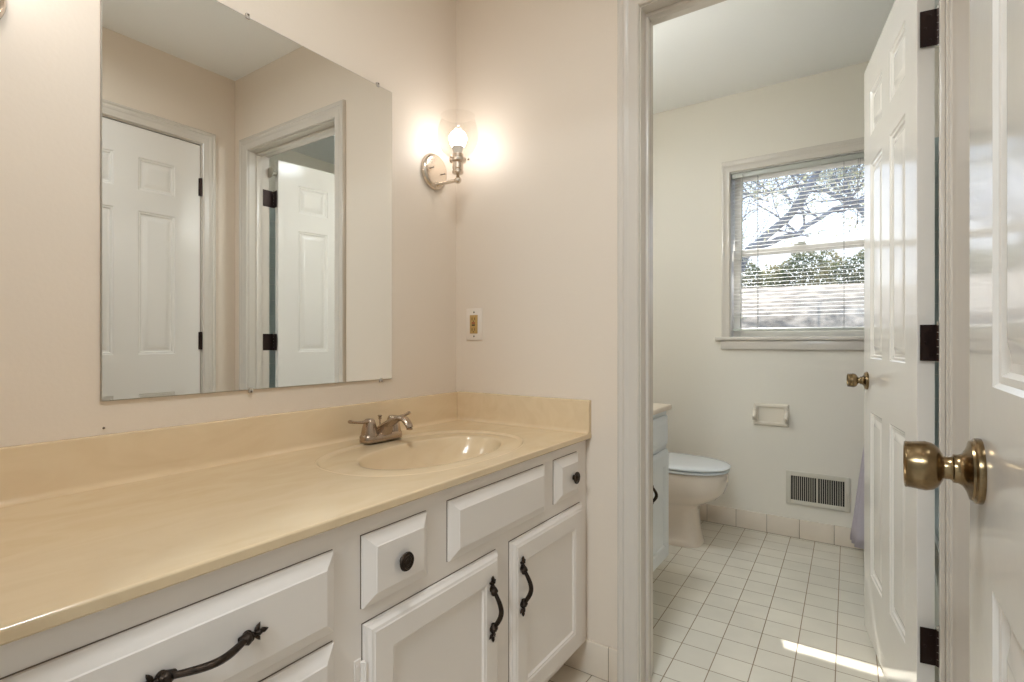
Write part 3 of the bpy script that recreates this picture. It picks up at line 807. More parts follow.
# ------------------------------------------------------------------ mirror
MY0, MY1, MZ0, MZ1 = 0.423, 1.219, 0.924, 1.841
mi = thing('wall_mirror', 'large frameless rectangular mirror above the vanity', 'mirror', (XL, (MY0+MY1)/2, MZ0))
bm = bmesh.new(); box(bm, XL+0.001, XL+0.0058, MY0, MY1, MZ0, MZ1); obj('mirror_edge', bm, M['mirroredge'], mi)
bm = bmesh.new(); box(bm, XL+0.0059, XL+0.0066, MY0+0.0012, MY1-0.0012, MZ0+0.0012, MZ1-0.0012); obj('mirror_glass', bm, M['mirror'], mi)
for y, z, sg in ((0.730, MZ1, 1), (1.158, MZ1, 1), (0.738, MZ0, -1), (1.172, MZ0, -1)):
    bm = bmesh.new()
    box(bm, XL+0.0005, XL+0.009, y-0.005, y+0.005, z+(0.0002 if sg > 0 else -0.008), z+(0.008 if sg > 0 else -0.0002), 0.0015, 2)
    box(bm, XL+0.0067, XL+0.009, y-0.005, y+0.005, z-(0.005 if sg > 0 else 0.0), z+(0.0 if sg > 0 else 0.005), 0.0008, 1)
    c = obj('mirror_clip', bm, M['clip'], mi)
    bm = bmesh.new(); lathe(bm, [(0, 0.0016), (0.002, 0.0013), (0.0028, 0)], 12, Matrix.Translation((XL+0.009, y, z+sg*0.0045)) @ zto((1, 0, 0)))
    obj('clip_screw', bm, M['screw'], c)
bm = bmesh.new(); lathe(bm, [(0, 0), (0.0024, 0), (0.002, 0.002), (0.001, 0.003), (0, 0.003)], 12, Matrix.Translation((XL, 0.429, 0.870)) @ zto((1, 0, 0)))
o = obj('wall_screw', bm, M['screw']); tag(o, 'tiny screw in the wall below the mirror\'s left corner', 'screw')

# ------------------------------------------------------------------ outlet
oy = YP
ou = thing('wall_outlet', 'white outlet plate with a tan receptacle on the end wall', 'outlet', (-1.162, oy, 1.105))
bm = bmesh.new(); box(bm, -1.1975, -1.1265, oy-0.0055, oy-0.0003, 1.048, 1.163, 0.0022, 2); obj('cover_plate', bm, M['plate'], ou)
bm = bmesh.new(); box(bm, -1.1790, -1.1450, oy-0.0085, oy-0.005, 1.0718, 1.1390, 0.0012, 2); rc = obj('receptacle', bm, M['tan'], ou)
for zc in (1.125, 1.086):
    bm = bmesh.new()
    box(bm, -1.1690, -1.1670, oy-0.0090, oy-0.0084, zc-0.004, zc+0.005); box(bm, -1.1570, -1.1550, oy-0.0090, oy-0.0084, zc-0.004, zc+0.005)
    box(bm, -1.1640, -1.1600, oy-0.0090, oy-0.0084, zc-0.010, zc-0.0065)
    obj('socket', bm, M['black'], rc)
bm = bmesh.new(); box(bm, -1.1690, -1.1550, oy-0.0100, oy-0.0084, 1.1075, 1.1125, 0.0006, 1); obj('test_button', bm, M['red'], rc)
bm = bmesh.new(); box(bm, -1.1690, -1.1550, oy-0.0100, oy-0.0084, 1.1000, 1.1050, 0.0006, 1); obj('reset_button', bm, M['black'], rc)
for zc in (1.062, 1.149):
    bm = bmesh.new(); lathe(bm, [(0, 0.0016), (0.0025, 0.0012), (0.0034, 0)], 12, Matrix.Translation((-1.162, oy-0.0055, zc)) @ zto((0, -1, 0))); obj('plate_screw', bm, M['screw'], ou)

# ------------------------------------------------------------------ wall sconces
def sconce(name_label, y, z, x=XL, glow='bulb'):
    """backplate centred at (x,y,z), arm low on the plate, glass shade opening upward"""
    t = thing('wall_sconce', name_label, 'wall lamp', (x, y, z))
    bm = bmesh.new()
    lathe(bm, [(0, 0), (0.063, 0), (0.0635, 0.004), (0.061, 0.010), (0.059, 0.014), (0.053, 0.018), (0.050, 0.0185), (0, 0.020)], 48, Matrix.Translation((x+0.0005, y, z)) @ zto((1, 0, 0)))
    obj('backplate', bm, M['nickel2'], t, 30)
    for q in (-1, 1):
        bm = bmesh.new(); lathe(bm, [(0, 0.0105), (0.0025, 0.010), (0.0035, 0.008), (0.0022, 0.006), (0.0022, 0)], 14, Matrix.Translation((x+0.0195, y+q*0.030, z-0.004*q)) @ zto((1, 0, 0)))
        obj('mounting_nut', bm, M['screw'], t)
    az = z-0.048; ax = x+0.112
    bm = bmesh.new()
    tube(bm, [(x+0.017, y, az), (x+0.045, y, az), (x+0.075, y, az), (ax, y, az)], 0.0062, 14)
    lathe(bm, [(0.0105, 0), (0.0105, 0.004), (0.0075, 0.009), (0.0062, 0.012)], 20, Matrix.Translation((x+0.018, y, az)) @ zto((1, 0, 0)))
    lathe(bm, [(0, -0.0125), (0.006, -0.011), (0.0105, -0.0065), (0.0125, 0), (0.0105, 0.0065), (0.006, 0.011), (0.0045, 0.020), (0.0045, 0.024)], 22, Matrix.Translation((ax, y, az)))
    obj('arm', bm, M['nickel2'], t, 40)
    bm = bmesh.new()
    s0 = az+0.022
    lathe(bm, [(0, 0), (0.017, 0), (0.019, 0.003), (0.019, 0.009), (0.0165, 0.011), (0.0165, 0.014), (0.0185, 0.016), (0.0185, 0.036), (0.028, 0.040), (0.0290, 0.044), (0.0290, 0.050), (0.026, 0.052), (0.0185, 0.054), (0.0185, 0.066), (0, 0.066)], 32, Matrix.Translation((ax, y, s0)))
    sk = obj('socket', bm, M['nickel2'], t, 30)
    for k in range(3):
        a = 2*PI*k/3 + 0.5
        bm = bmesh.new(); lathe(bm, [(0, 0.012), (0.0036, 0.0115), (0.0044, 0.008), (0.0034, 0.006), (0.0018, 0.005), (0.0018, 0)], 12,
                                Matrix.Translation((ax+0.028*math.cos(a), y+0.028*math.sin(a), s0+0.047)) @ zto((math.cos(a), math.sin(a), 0)))
        obj('thumb_screw', bm, M['nickel2'], sk)
    # clear glass shade, open top
    g0 = s0+0.047
    prof = [(0.0255, 0.0), (0.0265, 0.008), (0.036, 0.015), (0.052, 0.028), (0.064, 0.048), (0.0700, 0.070), (0.0700, 0.092), (0.0660, 0.114), (0.0580, 0.132), (0.0540, 0.140), (0.0580, 0.147)]
    bm = bmesh.new(); lathe(bm, prof + [(0.0582, 0.1485), (0.0568, 0.1490)] , 56, Matrix.Translation((ax, y, g0)))
    obj('glass_shade', bm, M['shade'], t, 60)
    b0 = s0+0.058
    bm = bmesh.new(); lathe(bm, [(0, 0), (0.0135, 0), (0.0140, 0.010), (0.0180, 0.024), (0.0205, 0.032)], 28, Matrix.Translation((ax, y, b0)))
    bl = obj('light_bulb', bm, M['bulbneck'], t, 50)
    bm = bmesh.new()
    pr2 = [(0.0205, 0.032), (0.0245, 0.042), (0.0285, 0.052)] + [(0.0298*math.cos(a), 0.060+0.0298*math.sin(a)) for a in [(-8+k*98/10)*PI/180 for k in range(0, 10)]] + [(0, 0.0898)]
    lathe(bm, pr2, 32, Matrix.Translation((ax, y, b0)))
    obj('bulb_dome', bm, M[glow], bl, 80)
    return t
sconce('nickel sconce with a clear glass shade right of the mirror', 1.424, 1.641)
sconce('nickel sconce cut off at the top left corner', 0.217, 1.641)
sconce('sconce over the small bathroom vanity behind the doorway wall', 1.93, 1.80, glow='bulb2')

def fill_lamp(x, y, r, label):  # invented fixture housing an added fill light
    t = thing('fill_lamp', label, 'ceiling lamp', (x, y, H))
    bm = bmesh.new(); lathe(bm, [(0, 0), (r+0.01, 0), (r+0.012, -0.012), (r, -0.028), (r-0.01, -0.028)], 40, Matrix.Translation((x, y, H-0.0005))); obj('fill_lamp_base', bm, M['nickel2'], t)
    bm = bmesh.new(); lathe(bm, [(r-0.004, -0.024), (r*0.9, -0.055), (r*0.6, -0.085), (r*0.25, -0.098), (0, -0.10)], 40, Matrix.Translation((x, y, H))); obj('fill_lamp_diffuser', bm, M['fillglow'], t, 60)
fill_lamp(-0.42, 0.50, 0.14, 'round flush lamp added out of view over the vanity as fill light')
fill_lamp(-0.98, 2.05, 0.12, 'round flush lamp added out of view to brighten the bathroom')
fill_lamp(-0.10, -1.70, 0.18, 'round flush lamp added behind the camera as fill light')

# ------------------------------------------------------------------ window
w1 = thing('window_1', 'white double hung bathroom window with casing and stool', 'window', ((WX0+WX1)/2, YF, WZ0), kind='structure')
WC = [(0, 0), (0, 0.012), (0.004, 0.015), (0.010, 0.013), (0.028, 0.015), (0.034, 0.018), (0.042, 0.017), (0.044, 0.012), (0.044, 0)]
bm = bmesh.new(); frame_sweep(bm, WX0-0.002, WX1+0.002, WZ1+0.004, [(u if z is None else u, v) for (u, v), z in zip([(a*1.0, b) for a, b in WC], [None]*9)], lambda x, v, z: (x, YF-v, z), zb=WZ0)
# wider head board
box(bm, WX0-0.046, WX1+0.046, YF-0.0145, YF, WZ1+0.046, WZ1+0.068, 0.002)
obj('window_casing', bm, M['trim'], w1, 25)
bm = bmesh.new(); box(bm, WX0-0.080, WX1+0.080, YF-0.030, YF+0.050, WZ0-0.020, WZ0, 0.005, 3); obj('window_stool', bm, M['trim'], w1)
bm = bmesh.new(); box(bm, WX0-0.050, WX1+0.050, YF-0.018, YF, WZ0-0.070, WZ0-0.020, 0.003, 2); obj('window_apron', bm, M['trim'], w1)
bm = bmesh.new()
box(bm, WX0-0.02, WX0, YF, YF+0.14, WZ0-0.02, WZ1+0.02); box(bm, WX1, WX1+0.02, YF, YF+0.14, WZ0-0.02, WZ1+0.02); box(bm, WX0, WX1, YF, YF+0.14, WZ1, WZ1+0.02)
box(bm, WX0, WX1, YF+0.05, YF+0.15, WZ0-0.02, WZ0-0.002)
obj('window_jamb', bm, M['sash'], w1)
ZM = 1.548
def sash(y0, z0, z1, name, bot):
    bm = bmesh.new(); s = 0.038
    x0, x1 = WX0+0.004, WX1-0.004
    box(bm, x0, x0+s, y0, y0+0.030, z0, z1, 0.003); box(bm, x1-s, x1, y0, y0+0.030, z0, z1, 0.003)
    box(bm, x0+s, x1-s, y0, y0+0.030, z0, z0+bot, 0.003); box(bm, x0+s, x1-s, y0, y0+0.030, z1-0.032, z1, 0.003)
    o = obj(name, bm, M['sash'], w1)
    bm = bmesh.new(); box(bm, x0+s-0.002, x1-s+0.002, y0+0.013, y0+0.017, z0+bot-0.002, z1-0.030)
    obj('glass_pane', bm, M['glass'], o)
    return o
sash(YF+0.052, WZ0, ZM+0.016, 'lower_sash', 0.050)
sash(YF+0.086, ZM-0.016, WZ1, 'upper_sash', 0.032)
bm = bmesh.new(); box(bm, -0.32, -0.26, YF+0.045, YF+0.070, ZM+0.016, ZM+0.026, 0.004); box(bm, -0.30, -0.265, YF+0.052, YF+0.060, ZM+0.026, ZM+0.034, 0.003); obj('sash_lock', bm, M['rail'], w1)

# blinds
bx0, bx1 = WX0+0.006, WX1-0.006
by = YF+0.022
bl = thing('window_blind', 'white mini blind lowered over the bathroom window', 'blind', ((bx0+bx1)/2, by, WZ1))
bm = bmesh.new(); box(bm, bx0, bx1, by-0.013, by+0.013, WZ1-0.028, WZ1-0.002, 0.002); obj('headrail', bm, M['rail'], bl)
zb = 1.108
bm = bmesh.new(); box(bm, bx0, bx1, by-0.012, by+0.012, zb-0.007, zb+0.007, 0.003); obj('bottom_rail', bm, M['rail'], bl)
bm = bmesh.new(); z = zb+0.078; TILT = 0.10
while z < WZ1-0.032:
    cs, sn = math.cos(TILT), math.sin(TILT); pr_ = []
    for k in range(6):
        u = -1+2*k/5; uy = u*0.0125; uz = 0.0018*(1-u*u)
        pr_.append((by+uy*cs-uz*sn, z+uy*sn+uz*cs))
    low = [(y_, z_-0.0004) for y_, z_ in pr_[::-1]]
    loop = pr_ + low
    a = [bm.verts.new((bx0+0.002, y_, z_)) for y_, z_ in loop]; b = [bm.verts.new((bx1-0.002, y_, z_)) for y_, z_ in loop]
    for k in range(len(loop)): bm.faces.new((a[k], a[(k+1) % len(loop)], b[(k+1) % len(loop)], b[k]))
    bm.faces.new(a[::-1]); bm.faces.new(b)
    z += 0.0205
obj('slats', bm, M['slat'], bl, 30)
for cx_ in (bx0+0.130, bx1-0.130):
    bm = bmesh.new()
    for yy in (by-0.0135, by+0.0135): tube(bm, [(cx_, yy, zb), (cx_, yy, WZ1-0.03)], 0.0011, 6)
    obj('ladder_cord', bm, M['cord'], bl)
bm = bmesh.new(); tube(bm, [(-0.566, by-0.018, WZ1-0.02), (-0.567, by-0.026, 1.75), (-0.568, by-0.028, 1.50)], 0.0030, 8)
tube(bm, [(-0.566, by-0.013, WZ1-0.014), (-0.566, by-0.020, WZ1-0.022)], 0.003, 8); obj('tilt_wand', bm, M['rail'], bl)
bm = bmesh.new()
tube(bm, [(-0.030, by-0.015, WZ1-0.028), (-0.034, by-0.017, 1.86), (-0.030, by-0.017, 1.74), (-0.035, by-0.017, 1.655)], 0.0011, 6)
tube(bm, [(-0.022, by-0.015, WZ1-0.028), (-0.026, by-0.017, 1.86), (-0.036, by-0.017, 1.76), (-0.035, by-0.017, 1.655)], 0.0011, 6)
lathe(bm, [(0, 0), (0.004, 0.001), (0.003, 0.016), (0.0012, 0.022)], 10, Matrix.Translation((-0.035, by-0.017, 1.634)))
obj('pull_cord', bm, M['cord'], bl)

# ------------------------------------------------------------------ toilet paper holder, register
th = thing('paper_holder', 'recessed bisque ceramic paper holder without a roller on the far wall', 'paper holder', (-0.421, YF, 0.64))
bm = bmesh.new()
x0, x1, z0, z1 = -0.508, -0.336, 0.583, 0.705
panel_slab(bm, x1-x0, z1-z0, 0.012, [(0.020, x1-x0-0.020, 0.017, z1-z0-0.018)], [(0, 0), (0.003, 0.004), (0.004, 0.010)], edge=[(0, 0.009), (0.003, 0.003), (0.008, 0)], mtx=Matrix(((1, 0, 0, x0), (0, 1, 0, YF-0.0125), (0, 0, 1, z0), (0, 0, 0, 1))))
obj('holder_body', bm, M['bisque'], th)
for sg in (-1, 1):
    xx = -0.422 + sg*0.077
    bm = bmesh.new()
    rws = []
    for i in range(9):
        s = i/8; zc = z0+0.030+s*0.062
        d = 0.020+0.036*math.exp(-((s-0.35)/0.28)**2); w_ = 0.0105
        rws.append([(xx+w_*math.cos(q), YF-0.010-d/2+d/2*math.sin(q), zc) for q in [2*PI*k/16 for k in range(16)]])
    rowloft(bm, rws, True, True)
    obj('holder_ear', bm, M['bisque'], th, 60)
rg = thing('wall_register', 'cream metal air register low on the far bathroom wall', 'air vent', (-0.207, YF, 0.18))
x0, x1, z0, z1 = -0.350, -0.064, 0.177, 0.353
bm = bmesh.new()
gx0, gx1, gz0, gz1 = x0+0.024, x1-0.024, z0+0.024, z1-0.024
box(bm, x0, gx0, YF-0.009, YF-0.0005, z0, z1, 0.003); box(bm, gx1, x1, YF-0.009, YF-0.0005, z0, z1, 0.003)
box(bm, gx0-0.004, gx1+0.004, YF-0.009, YF-0.0005, z0, gz0, 0.003); box(bm, gx0-0.004, gx1+0.004, YF-0.009, YF-0.0005, gz1, z1, 0.003)
xm = (gx0+gx1)/2; box(bm, xm-0.004, xm+0.004, YF-0.008, YF-0.0005, gz0, gz1)
obj('register_frame', bm, M['register'], rg)
bm = bmesh.new(); box(bm, gx0-0.002, gx1+0.002, YF-0.0012, YF-0.0004, gz0-0.002, gz1+0.002); obj('duct_backing', bm, M['dark'], rg)
bm = bmesh.new()
for a, b in ((gx0, xm-0.004), (xm+0.004, gx1)):
    for k in range(1, 12):
        xx = a+(b-a)*k/12
        box(bm, xx-0.0012, xx+0.0012, YF-0.0065, YF-0.0012, gz0-0.001, gz1+0.001)
obj('register_louvers', bm, M['register'], rg)
bm = bmesh.new(); box(bm, gx1+0.004, gx1+0.008, YF-0.022, YF-0.009, 0.250, 0.272, 0.0015); obj('damper_lever', bm, M['register'], rg)

# ------------------------------------------------------------------ toilet
TY = 2.880
to = thing('toilet', 'bisque toilet with a pale blue white closed lid', 'toilet', (-0.95, TY, 0))
def egg(xb, xf, hw, z, n=44, e=2.2):
    """plan outline: rounded front at xf, blunter back at xb"""
    cx_ = xb + (xf-xb)*0.48; out = []
    for k in range(n):
        t = 2*PI*k/n; c, s = math.cos(t), math.sin(t)
        ee = e if c > 0 else 3.0
        rx = (xf-cx_) if c > 0 else (cx_-xb)
        out.append((cx_+rx*math.copysign(abs(c)**(2/ee), c), TY+hw*math.copysign(abs(s)**(2/ee), s), z))
    return out
bm = bmesh.new()
S = [(-1.17, -0.686, 0.110, 0.0, 4.0), (-1.17, -0.688, 0.112, 0.006, 4.0), (-1.165, -0.694, 0.106, 0.03, 4.0), (-1.155, -0.704, 0.098, 0.10, 3.6), (-1.15, -0.708, 0.098, 0.165, 3.2),
     (-1.15, -0.706, 0.112, 0.196, 2.6), (-1.15, -0.665, 0.138, 0.218, 2.4), (-1.15, -0.615, 0.160, 0.245, 2.3), (-1.15, -0.585, 0.173, 0.276, 2.2), (-1.15, -0.570, 0.179, 0.315, 2.2), (-1.15, -0.566, 0.182, 0.355, 2.2), (-1.15, -0.566, 0.182, 0.372, 2.2), (-1.15, -0.575, 0.176, 0.380, 2.2)]
rowloft(bm, [egg(a, b, c, z, e=e) for a, b, c, z, e in S], True, True)
obj('toilet_bowl', bm, M['porcelain'], to, 60)
bm = bmesh.new()
rowloft(bm, [egg(-1.06, b, c, z) for b, c, z in ((-0.572, 0.176, 0.383), (-0.562, 0.184, 0.386), (-0.560, 0.186, 0.392), (-0.564, 0.183, 0.397), (-0.572, 0.176, 0.398))], True, True)
obj('toilet_seat', bm, M['seat'], to, 60)
bm = bmesh.new()
rws = [egg(-1.06, b, c, z) for b, c, z in ((-0.570, 0.178, 0.4015), (-0.557, 0.188, 0.404), (-0.554, 0.190, 0.409), (-0.559, 0.187, 0.4145), (-0.572, 0.178, 0.418), (-0.62, 0.140, 0.421), (-0.70, 0.07, 0.423))]
rowloft(bm, rws, True, True)
obj('toilet_lid', bm, M['seat'], to, 60)
bm = bmesh.new()
box(bm, -1.235, -1.045, TY-0.225, TY+0.225, 0.375, 0.715, 0.022, 4)
tk = obj('tank', bm, M['porcelain'], to, 50)
bm = bmesh.new(); box(bm, -1.240, -1.035, TY-0.235, TY+0.235, 0.716, 0.748, 0.010, 3); obj('tank_lid', bm, M['porcelain'], to)
bm = bmesh.new(); lathe(bm, [(0, 0), (0.012, 0), (0.012, 0.006), (0.006, 0.010), (0.006, 0.016), (0, 0.016)], 16, Matrix.Translation((-1.045, TY-0.17, 0.65)) @ zto((1, 0, 0)))
tube(bm, [(-1.031, TY-0.17, 0.65), (-1.029, TY-0.13, 0.646), (-1.029, TY-0.09, 0.642)], [0.005, 0.005, 0.006], 10); obj('flush_lever', bm, M['pin'], tk)
for sg in (-1, 1):
    bm = bmesh.new(); lathe(bm, [(0, 0), (0.013, 0), (0.012, 0.010), (0.007, 0.016), (0, 0.017)], 16, Matrix.Translation((-0.98, TY+sg*0.118, 0.0))); obj('bolt_cap', bm, M['porcelain'], to)

# ------------------------------------------------------------------ small bathroom vanity
BXF = -0.711
bv = thing('bathroom_vanity', 'small white vanity cabinet beside the toilet', 'cabinet', (-0.98, 2.05, 0))
BY0, BY1 = 1.700, 2.345
bm = bmesh.new(); box(bm, XL+0.002, BXF, BY0, BY1, 0.10, 0.748, 0.001, 1); obj('carcass', bm, M['bathcab'], bv)
bm = bmesh.new(); box(bm, XL+0.002, BXF-0.07, BY0, BY1, 0.0, 0.10); obj('toe_kick', bm, M['bathcab'], bv)
def bmt(y0, z0, t): return Matrix(((0, -1, 0, BXF+t), (1, 0, 0, y0), (0, 0, 1, z0), (0, 0, 0, 1)))
for (a, b) in ((1.725, 2.005), (2.028, 2.330)):
    bm = bmesh.new(); panel_slab(bm, b-a, 0.125, 0.019, [], None, edge=[(0, 0.0115), (0.003, 0.009), (0.024, 0.001), (0.026, 0)], mtx=bmt(a, 0.600, 0.0195))
    obj('drawer', bm, M['bathcab'], bv, 12)
    o = cabdoor(a, b, 0.115, 0.580, bv, M['bathcab'], bmt(a, 0.115, 0.0195))
    pull(2.066 if a > 2 else 1.94, 0.446, 0.100, True, o, x=BXF+0.0190)
bc = thing('bathroom_countertop', 'pale marble counter on the small bathroom vanity', 'countertop', (-0.98, 2.05, 0.748))
bm = bmesh.new(); box(bm, XL+0.001, -0.690, BY0-0.02, 2.360, 0.7485, 0.770, 0.005, 3); obj('counter_slab', bm, M['bathmarble'], bc)
bm = bmesh.new(); box(bm, XL+0.001, XL+0.018, BY0-0.02, 2.360, 0.770, 0.862, 0.003, 2); obj('backsplash', bm, M['bathmarble'], bc)

# ------------------------------------------------------------------ tub, curtain, rod
tb = thing('bathtub', 'pale bathtub behind the open bathroom door', 'bathtub', (0.56, 2.47, 0))
bm = bmesh.new()
tx0, tx1, ty0, ty1 = 0.190, XT-0.013, YB+0.013, YF-0.013
def rrect(x0, x1, y0, y1, z, r, n=6):
    pts = []
    for cx_, cy_, a0 in ((x1-r, y1-r, 0), (x0+r, y1-r, PI/2), (x0+r, y0+r, PI), (x1-r, y0+r, 1.5*PI)):
        for k in range(n+1):
            a = a0 + k*PI/2/n; pts.append((cx_+r*math.cos(a), cy_+r*math.sin(a), z))
    return pts
rowloft(bm, [rrect(tx0+0.01, tx1, ty0, ty1, 0.0, 0.01), rrect(tx0, tx1, ty0, ty1, 0.35, 0.01), rrect(tx0, tx1, ty0, ty1, 0.372, 0.01), rrect(tx0+0.008, tx1-0.006, ty0+0.006, ty1-0.006, 0.38, 0.012),
             rrect(tx0+0.07, tx1-0.06, ty0+0.08, ty1-0.08, 0.38, 0.10), rrect(tx0+0.085, tx1-0.075, ty0+0.095, ty1-0.095, 0.365, 0.11), rrect(tx0+0.13, tx1-0.12, ty0+0.16, ty1-0.2, 0.10, 0.12), rrect(tx0+0.18, tx1-0.17, ty0+0.22, ty1-0.28, 0.065, 0.12)], True, True)
obj('tub_shell', bm, M['tub'], tb, 40)
bm = bmesh.new(); tube(bm, [(0.13, YB+0.002, 1.95), (0.13, YF-0.002, 1.95)], 0.0125, 16)
for yy, s in ((YB+0.001, 1), (YF-0.001, -1)): lathe(bm, [(0, 0), (0.028, 0), (0.026, 0.006), (0.016, 0.012)], 20, Matrix.Translation((0.13, yy, 1.95)) @ zto((0, s, 0)))
o = obj('curtain_rod', bm, M['pin']); tag(o, 'steel shower curtain rod above the tub', 'curtain rod')
bm = bmesh.new()
NZ, NU = 26, 90
vs = []
for i in range(NZ+1):
    s = i/NZ; z = 1.925 - s*(1.925-0.105)
    row = []
    for k in range(NU+1):
        u = k/NU
        flare = max(0.0, (s-0.35)/0.65)
        amp = 0.024 + 0.018*flare
        y = YF-0.035 - (1-u)*(0.26+0.05*flare)
        x = 0.128 - 0.117*flare**0.8 - 0.030*flare*math.sin(u*3.0) + amp*math.sin(u*2*PI*6.5 + 0.5*math.sin(s*4)) 
        row.append(bm.verts.new((x, y, z)))
    vs.append(row)
for i in range(NZ):
    for k in range(NU): bm.faces.new((vs[i][k], vs[i][k+1], vs[i+1][k+1], vs[i+1][k]))
o = obj('shower_curtain', bm, M['curtain'], None, 80); tag(o, 'grey lavender shower curtain gathered at the far wall behind the door', 'shower curtain')
md = o.modifiers.new('thick', 'SOLIDIFY'); md.thickness = 0.0015

# ------------------------------------------------------------------ outdoors
def bank(y):
    s_ = min(1.0, max(0.0, (y-7.5)/10.0)); return -0.7 + 3.3*s_*s_*(3-2*s_)
def ground():
    bm = bmesh.new(); n = 40
    g = [[bm.verts.new((-30+60*i/n, YF+0.16+45*j/n, bank(YF+0.16+45*j/n) + 0.12*noise.noise(Vector((i*0.7, j*0.7, 0))))) for i in range(n+1)] for j in range(n+1)]
    for j in range(n):
        for i in range(n): bm.faces.new((g[j][i], g[j][i+1], g[j+1][i+1], g[j+1][i]))
    return struct('ground', bm, M['lawn'], 'leaf littered yard outside the window', 'ground', 60)
ground()
def leaves(bm, pts, n, spread, size):
    for _ in range(n):
        c = Vector(random.choice(pts)) + Vector((random.gauss(0, spread), random.gauss(0, spread), random.gauss(0, spread*0.7)))
        a = Vector((random.gauss(0, 1), random.gauss(0, 1), random.gauss(0, 1))).normalized()
        b = a.cross(Vector((random.gauss(0, 1), random.gauss(0, 1), random.gauss(0, 1)))).normalized()
        s = size*random.uniform(0.6, 1.3)
        bm.faces.new([bm.verts.new(c - a*s), bm.verts.new(c + b*s*0.45), bm.verts.new(c + a*s), bm.verts.new(c - b*s*0.45)])
def grow(bm, p, d, L, r, depth, tips):
    pts = [p]; rr = [r]; q = p.copy(); dv = d.copy(); seg = 6
    for i in range(seg):
        dv = (dv + Vector((random.uniform(-.16, .16), random.uniform(-.16, .16), random.uniform(-.10, .14)))).normalized()
        q = q + dv*L/seg; pts.append(q.copy()); rr.append(r*(1-0.45*(i+1)/seg))
    tube(bm, pts, rr, 7 if depth < 2 else 5)
    if depth >= 1: tips.extend(pts[2:])
    if depth >= 4: return
    for i in range(3 if depth < 3 else 2):
        k = random.randint(2, seg); ax = Vector((random.uniform(-1, 1), random.uniform(-1, 1), random.uniform(-0.1, 0.8))).normalized()
        grow(bm, pts[k], (dv*0.75+ax*0.8).normalized(), L*random.uniform(0.55, 0.75), rr[k]*0.6, depth+1, tips)
def limb_tree(label, base, limbs, seed, ntw, nleaf, lsz, sp=0.16):
    random.seed(seed)
    t = thing('yard_tree', label, 'tree', base)
    bm = bmesh.new(); tips = []
    for pts, r0, r1 in limbs:
        P = [Vector(p) for p in pts]; fine = []
        for i in range(len(P)-1):
            for k in range(5):
                fine.append(P[i].lerp(P[i+1], k/5) + Vector((random.uniform(-.03, .03), 0, random.uniform(-.03, .03))))
        fine.append(P[-1]); n = len(fine)
        tube(bm, fine, [r0+(r1-r0)*i/(n-1) for i in range(n)], 8)
        for _ in range(ntw):
            k = random.randint(n//3, n-1)
            d = Vector((random.uniform(-1, 1), random.uniform(-0.7, 0.7), random.uniform(-0.3, 1.0))).normalized()
            grow(bm, fine[k], d, random.uniform(0.5, 1.1), 0.022, 2, tips)
    obj('trunk', bm, M['bark'], t, 60)
    bm = bmesh.new(); leaves(bm, tips, nleaf, sp, lsz); obj('foliage', bm, M['leaf'], t)
g0 = bank(11.0)-0.15
limb_tree('grey tree leaning right across the upper window sash', (-3.3, 11.0, g0),
    [([(-3.3, 11.0, g0), (-2.9, 11.0, 0.9), (-2.35, 11.0, 2.0), (-1.75, 11.0, 2.75), (-1.1, 10.9, 3.35), (-0.55, 10.8, 4.15), (-0.2, 10.7, 5.0)], 0.14, 0.035),
     ([(-1.75, 11.0, 2.75), (-1.0, 11.1, 3.0), (-0.45, 11.2, 3.4), (0.1, 11.3, 3.55)], 0.06, 0.02),
     ([(-2.35, 11.0, 2.0), (-2.3, 11.1, 3.0), (-2.0, 11.2, 3.9), (-1.8, 11.2, 4.8)], 0.07, 0.02)], 21, 13, 2600, 0.032)
g1 = bank(17.5)-0.15
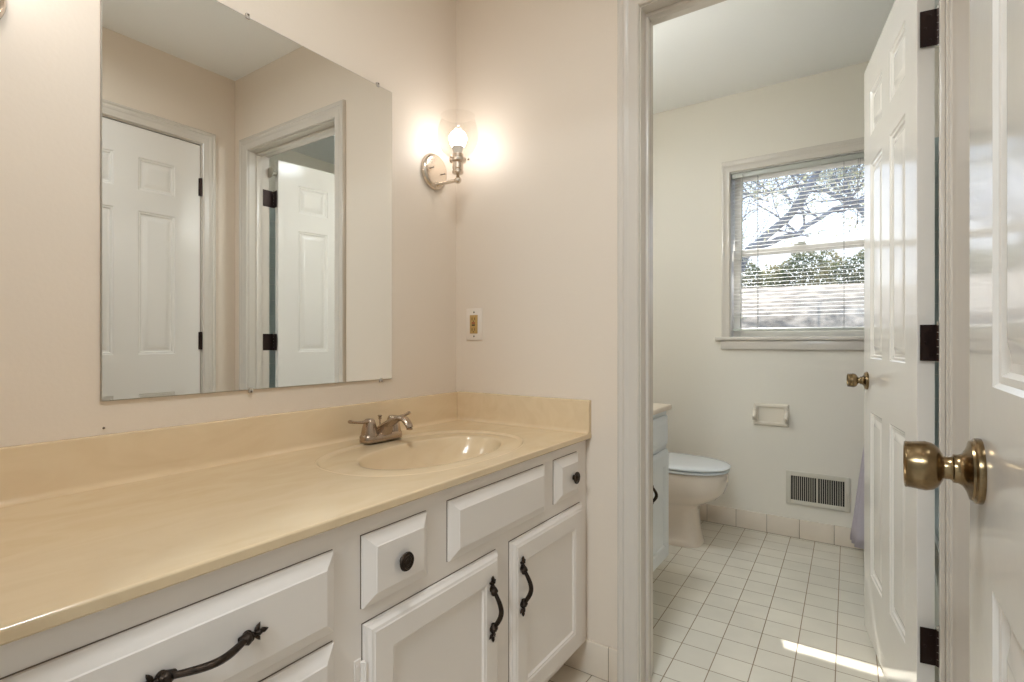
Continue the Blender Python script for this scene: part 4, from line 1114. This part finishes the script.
limb_tree('tree with fine twigs on the bank behind the leaning one', (0.9, 17.5, g1),
    [([(0.9, 17.5, g1), (0.7, 17.5, 3.6), (-0.3, 17.5, 4.8), (-1.3, 17.5, 5.5), (-2.2, 17.5, 6.4)], 0.10, 0.03), ([(-0.3, 17.5, 4.8), (-0.5, 17.5, 5.8), (-0.4, 17.5, 6.8)], 0.06, 0.03), ([(-1.3, 17.5, 5.5), (-2.5, 17.5, 5.4), (-3.5, 17.5, 5.6)], 0.05, 0.02)], 9, 16, 3600, 0.05, 0.24)
def shrub(x, y, z, w, h, label, seed, n=3200):
    random.seed(seed); bm = bmesh.new()
    for _ in range(n):
        a = random.uniform(0, 2*PI); rr = math.sqrt(random.random()); s = random.random()
        hx = 0.85+0.15*math.sin(x*3.1+rr*math.cos(a)*4.3)
        c = Vector((x+w*rr*math.cos(a), y+0.6*rr*math.sin(a), z+h*hx*s*(1-0.12*rr*rr)))
        u = Vector((random.gauss(0, 1), random.gauss(0, 1), random.gauss(0, 1))).normalized(); v = u.cross(Vector((random.gauss(0, 1), random.gauss(0, 1), 1))).normalized()
        q = 0.05*random.uniform(0.6, 1.4)
        bm.faces.new([bm.verts.new(c-u*q), bm.verts.new(c+v*q*.6), bm.verts.new(c+u*q), bm.verts.new(c-v*q*.6)])
    t = thing('garden_shrub', label, 'shrub', (x, y, z))
    obj('foliage', bm, M['hedge'], t)
    bm = bmesh.new()
    for k in range(5): tube(bm, [(x+0.05*k-0.1, y, z-0.05), (x+(k-2)*w*0.2, y+0.1*(k % 2), z+h*0.6)], [0.03, 0.012], 6)
    obj('stems', bm, M['bark'], t)
for i, (sx_, sy_, w_, h_, lb) in enumerate(((-4.7, 19.4, 1.05, 1.75, 'dark shrub on the bank at the left edge of the window'), (-3.2, 20.9, 1.05, 1.45, 'low shrub on the bank left of the sash lock'),
        (-1.7, 19.4, 1.05, 1.55, 'shrub on the bank at the middle of the window view'), (-0.2, 20.9, 1.05, 1.9, 'shrub on the bank nearest the open bathroom door'))):
    shrub(sx_, sy_, bank(sy_)-0.15, w_, h_, lb, 3+i)
